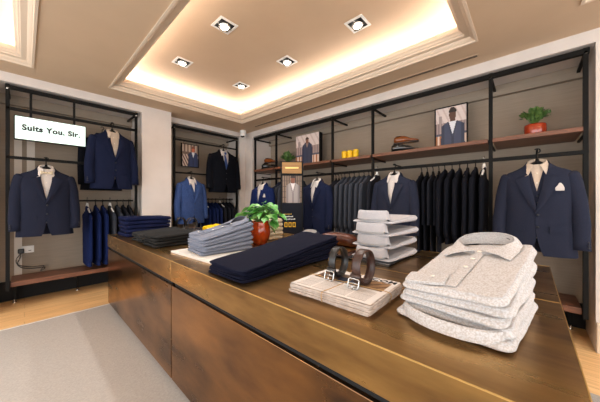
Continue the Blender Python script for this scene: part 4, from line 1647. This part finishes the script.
# poster in the corner niche
t = thing('framed_picture', 'small framed picture of a man in blue hung in the corner niche', 'picture', (2.055, 4.60, 1.862), 0)
for a in ((-.160, -.150, -.012, .02, 0, .42), (.150, .160, -.012, .02, 0, .42), (-.150, .150, -.012, .02, 0, .01), (-.150, .150, -.012, .02, .41, .42)):
    box('frame', *a, M['black'], t)
box('backing', -.150, .150, .0, .018, .01, .41, M['dark'], t)
print_sheet(.30, .40, 45, 60, suit_paint(.68, .30, bg_room, ('#26345c', '#1b2747'), '#c2674a', .93, '#cfd4de', '#7a4530'), 'printed_picture', 'print', t, (0, -.002, .21), (PI / 2, 0, 0))
for sx in (-.12, .12):
    MB().tube([(sx, .005, .42), (sx, .005, .44), (sx, -.05, .452)], .002, 6).build('hanging_wire', M['black'], t)

# floor sign with picture
t = thing('floor_sign', 'black floor standing sign with oak header and picture of a man in a waistcoat', 'sign', (2.44, 2.37, 0), math.radians(-45))
SWd = .142
for sx in (-1, 1):
    box('upright', sx * SWd - .010, sx * SWd + .010, -.012, .012, .012, 1.778, M['black'], t)
box('header_board', -.132, .132, -.012, .012, 1.615, 1.765, M['signwood'], t, label='oak header board')
box('cross_bar', -.135, .135, -.010, .010, 1.765, 1.778, M['black'], t)
box('cross_bar', -.135, .135, -.010, .010, 1.585, 1.614, M['black'], t)
box('lower_panel', -.135, .135, -.008, .008, .62, 1.215, M['navypanel'], t, label='dark blue lower panel')
pb = box('picture_panel', -.135, .135, -.006, .008, 1.216, 1.584, M['dark'], t)
print_sheet(.268, .366, 44, 60, suit_paint(.55, .33, bg_shelves, ('#8d8583', '#6f6866'), '#6d3d2c', 1.02, '#c9c4c4', '#241a18'), 'printed_picture', 'print', t, (0, -.0075, 1.40), (PI / 2, 0, 0))
rows_ = [(1.06, -.10, .00, '#c9a23a', .008), (1.025, -.10, .02, '#cfcfcf', .012), (.99, -.10, .05, '#cfcfcf', .012)]
for k, (z, a, b, c, hh) in enumerate(rows_):
    mm = mat('sign_print_%d' % k, c, .5)
    n = 7
    tl = MB()
    for q in range(n):
        xa = lerp(a, b, q / n)
        tl.box(xa, xa + (b - a) / n * .72, -.0095, -.0079, z, z + hh * (1 if q % 3 else 1.3))
    tl.build('printed_line', mm, t, smooth=False)
ym = mat('sign_print_yellow', '#d6a51e', .5)
for q, xa in enumerate((-.10, -.045, .01)):
    dg = MB()
    dg.box(xa, xa + .010, -.0095, -.0079, .89, .955).box(xa + .030, xa + .040, -.0095, -.0079, .89, .955)
    dg.box(xa + .010, xa + .030, -.0095, -.0079, .89, .902).box(xa + .010, xa + .030, -.0095, -.0079, .943, .955)
    dg.build('printed_numeral', ym, t, smooth=False)
box('header_line', -.09, .09, -.0135, -.0119, 1.68, 1.70, M['gold'], t)
box('foot_plate', -.17, .17, -.13, .13, 0.0, .012, M['black'], t, bevel=.002)
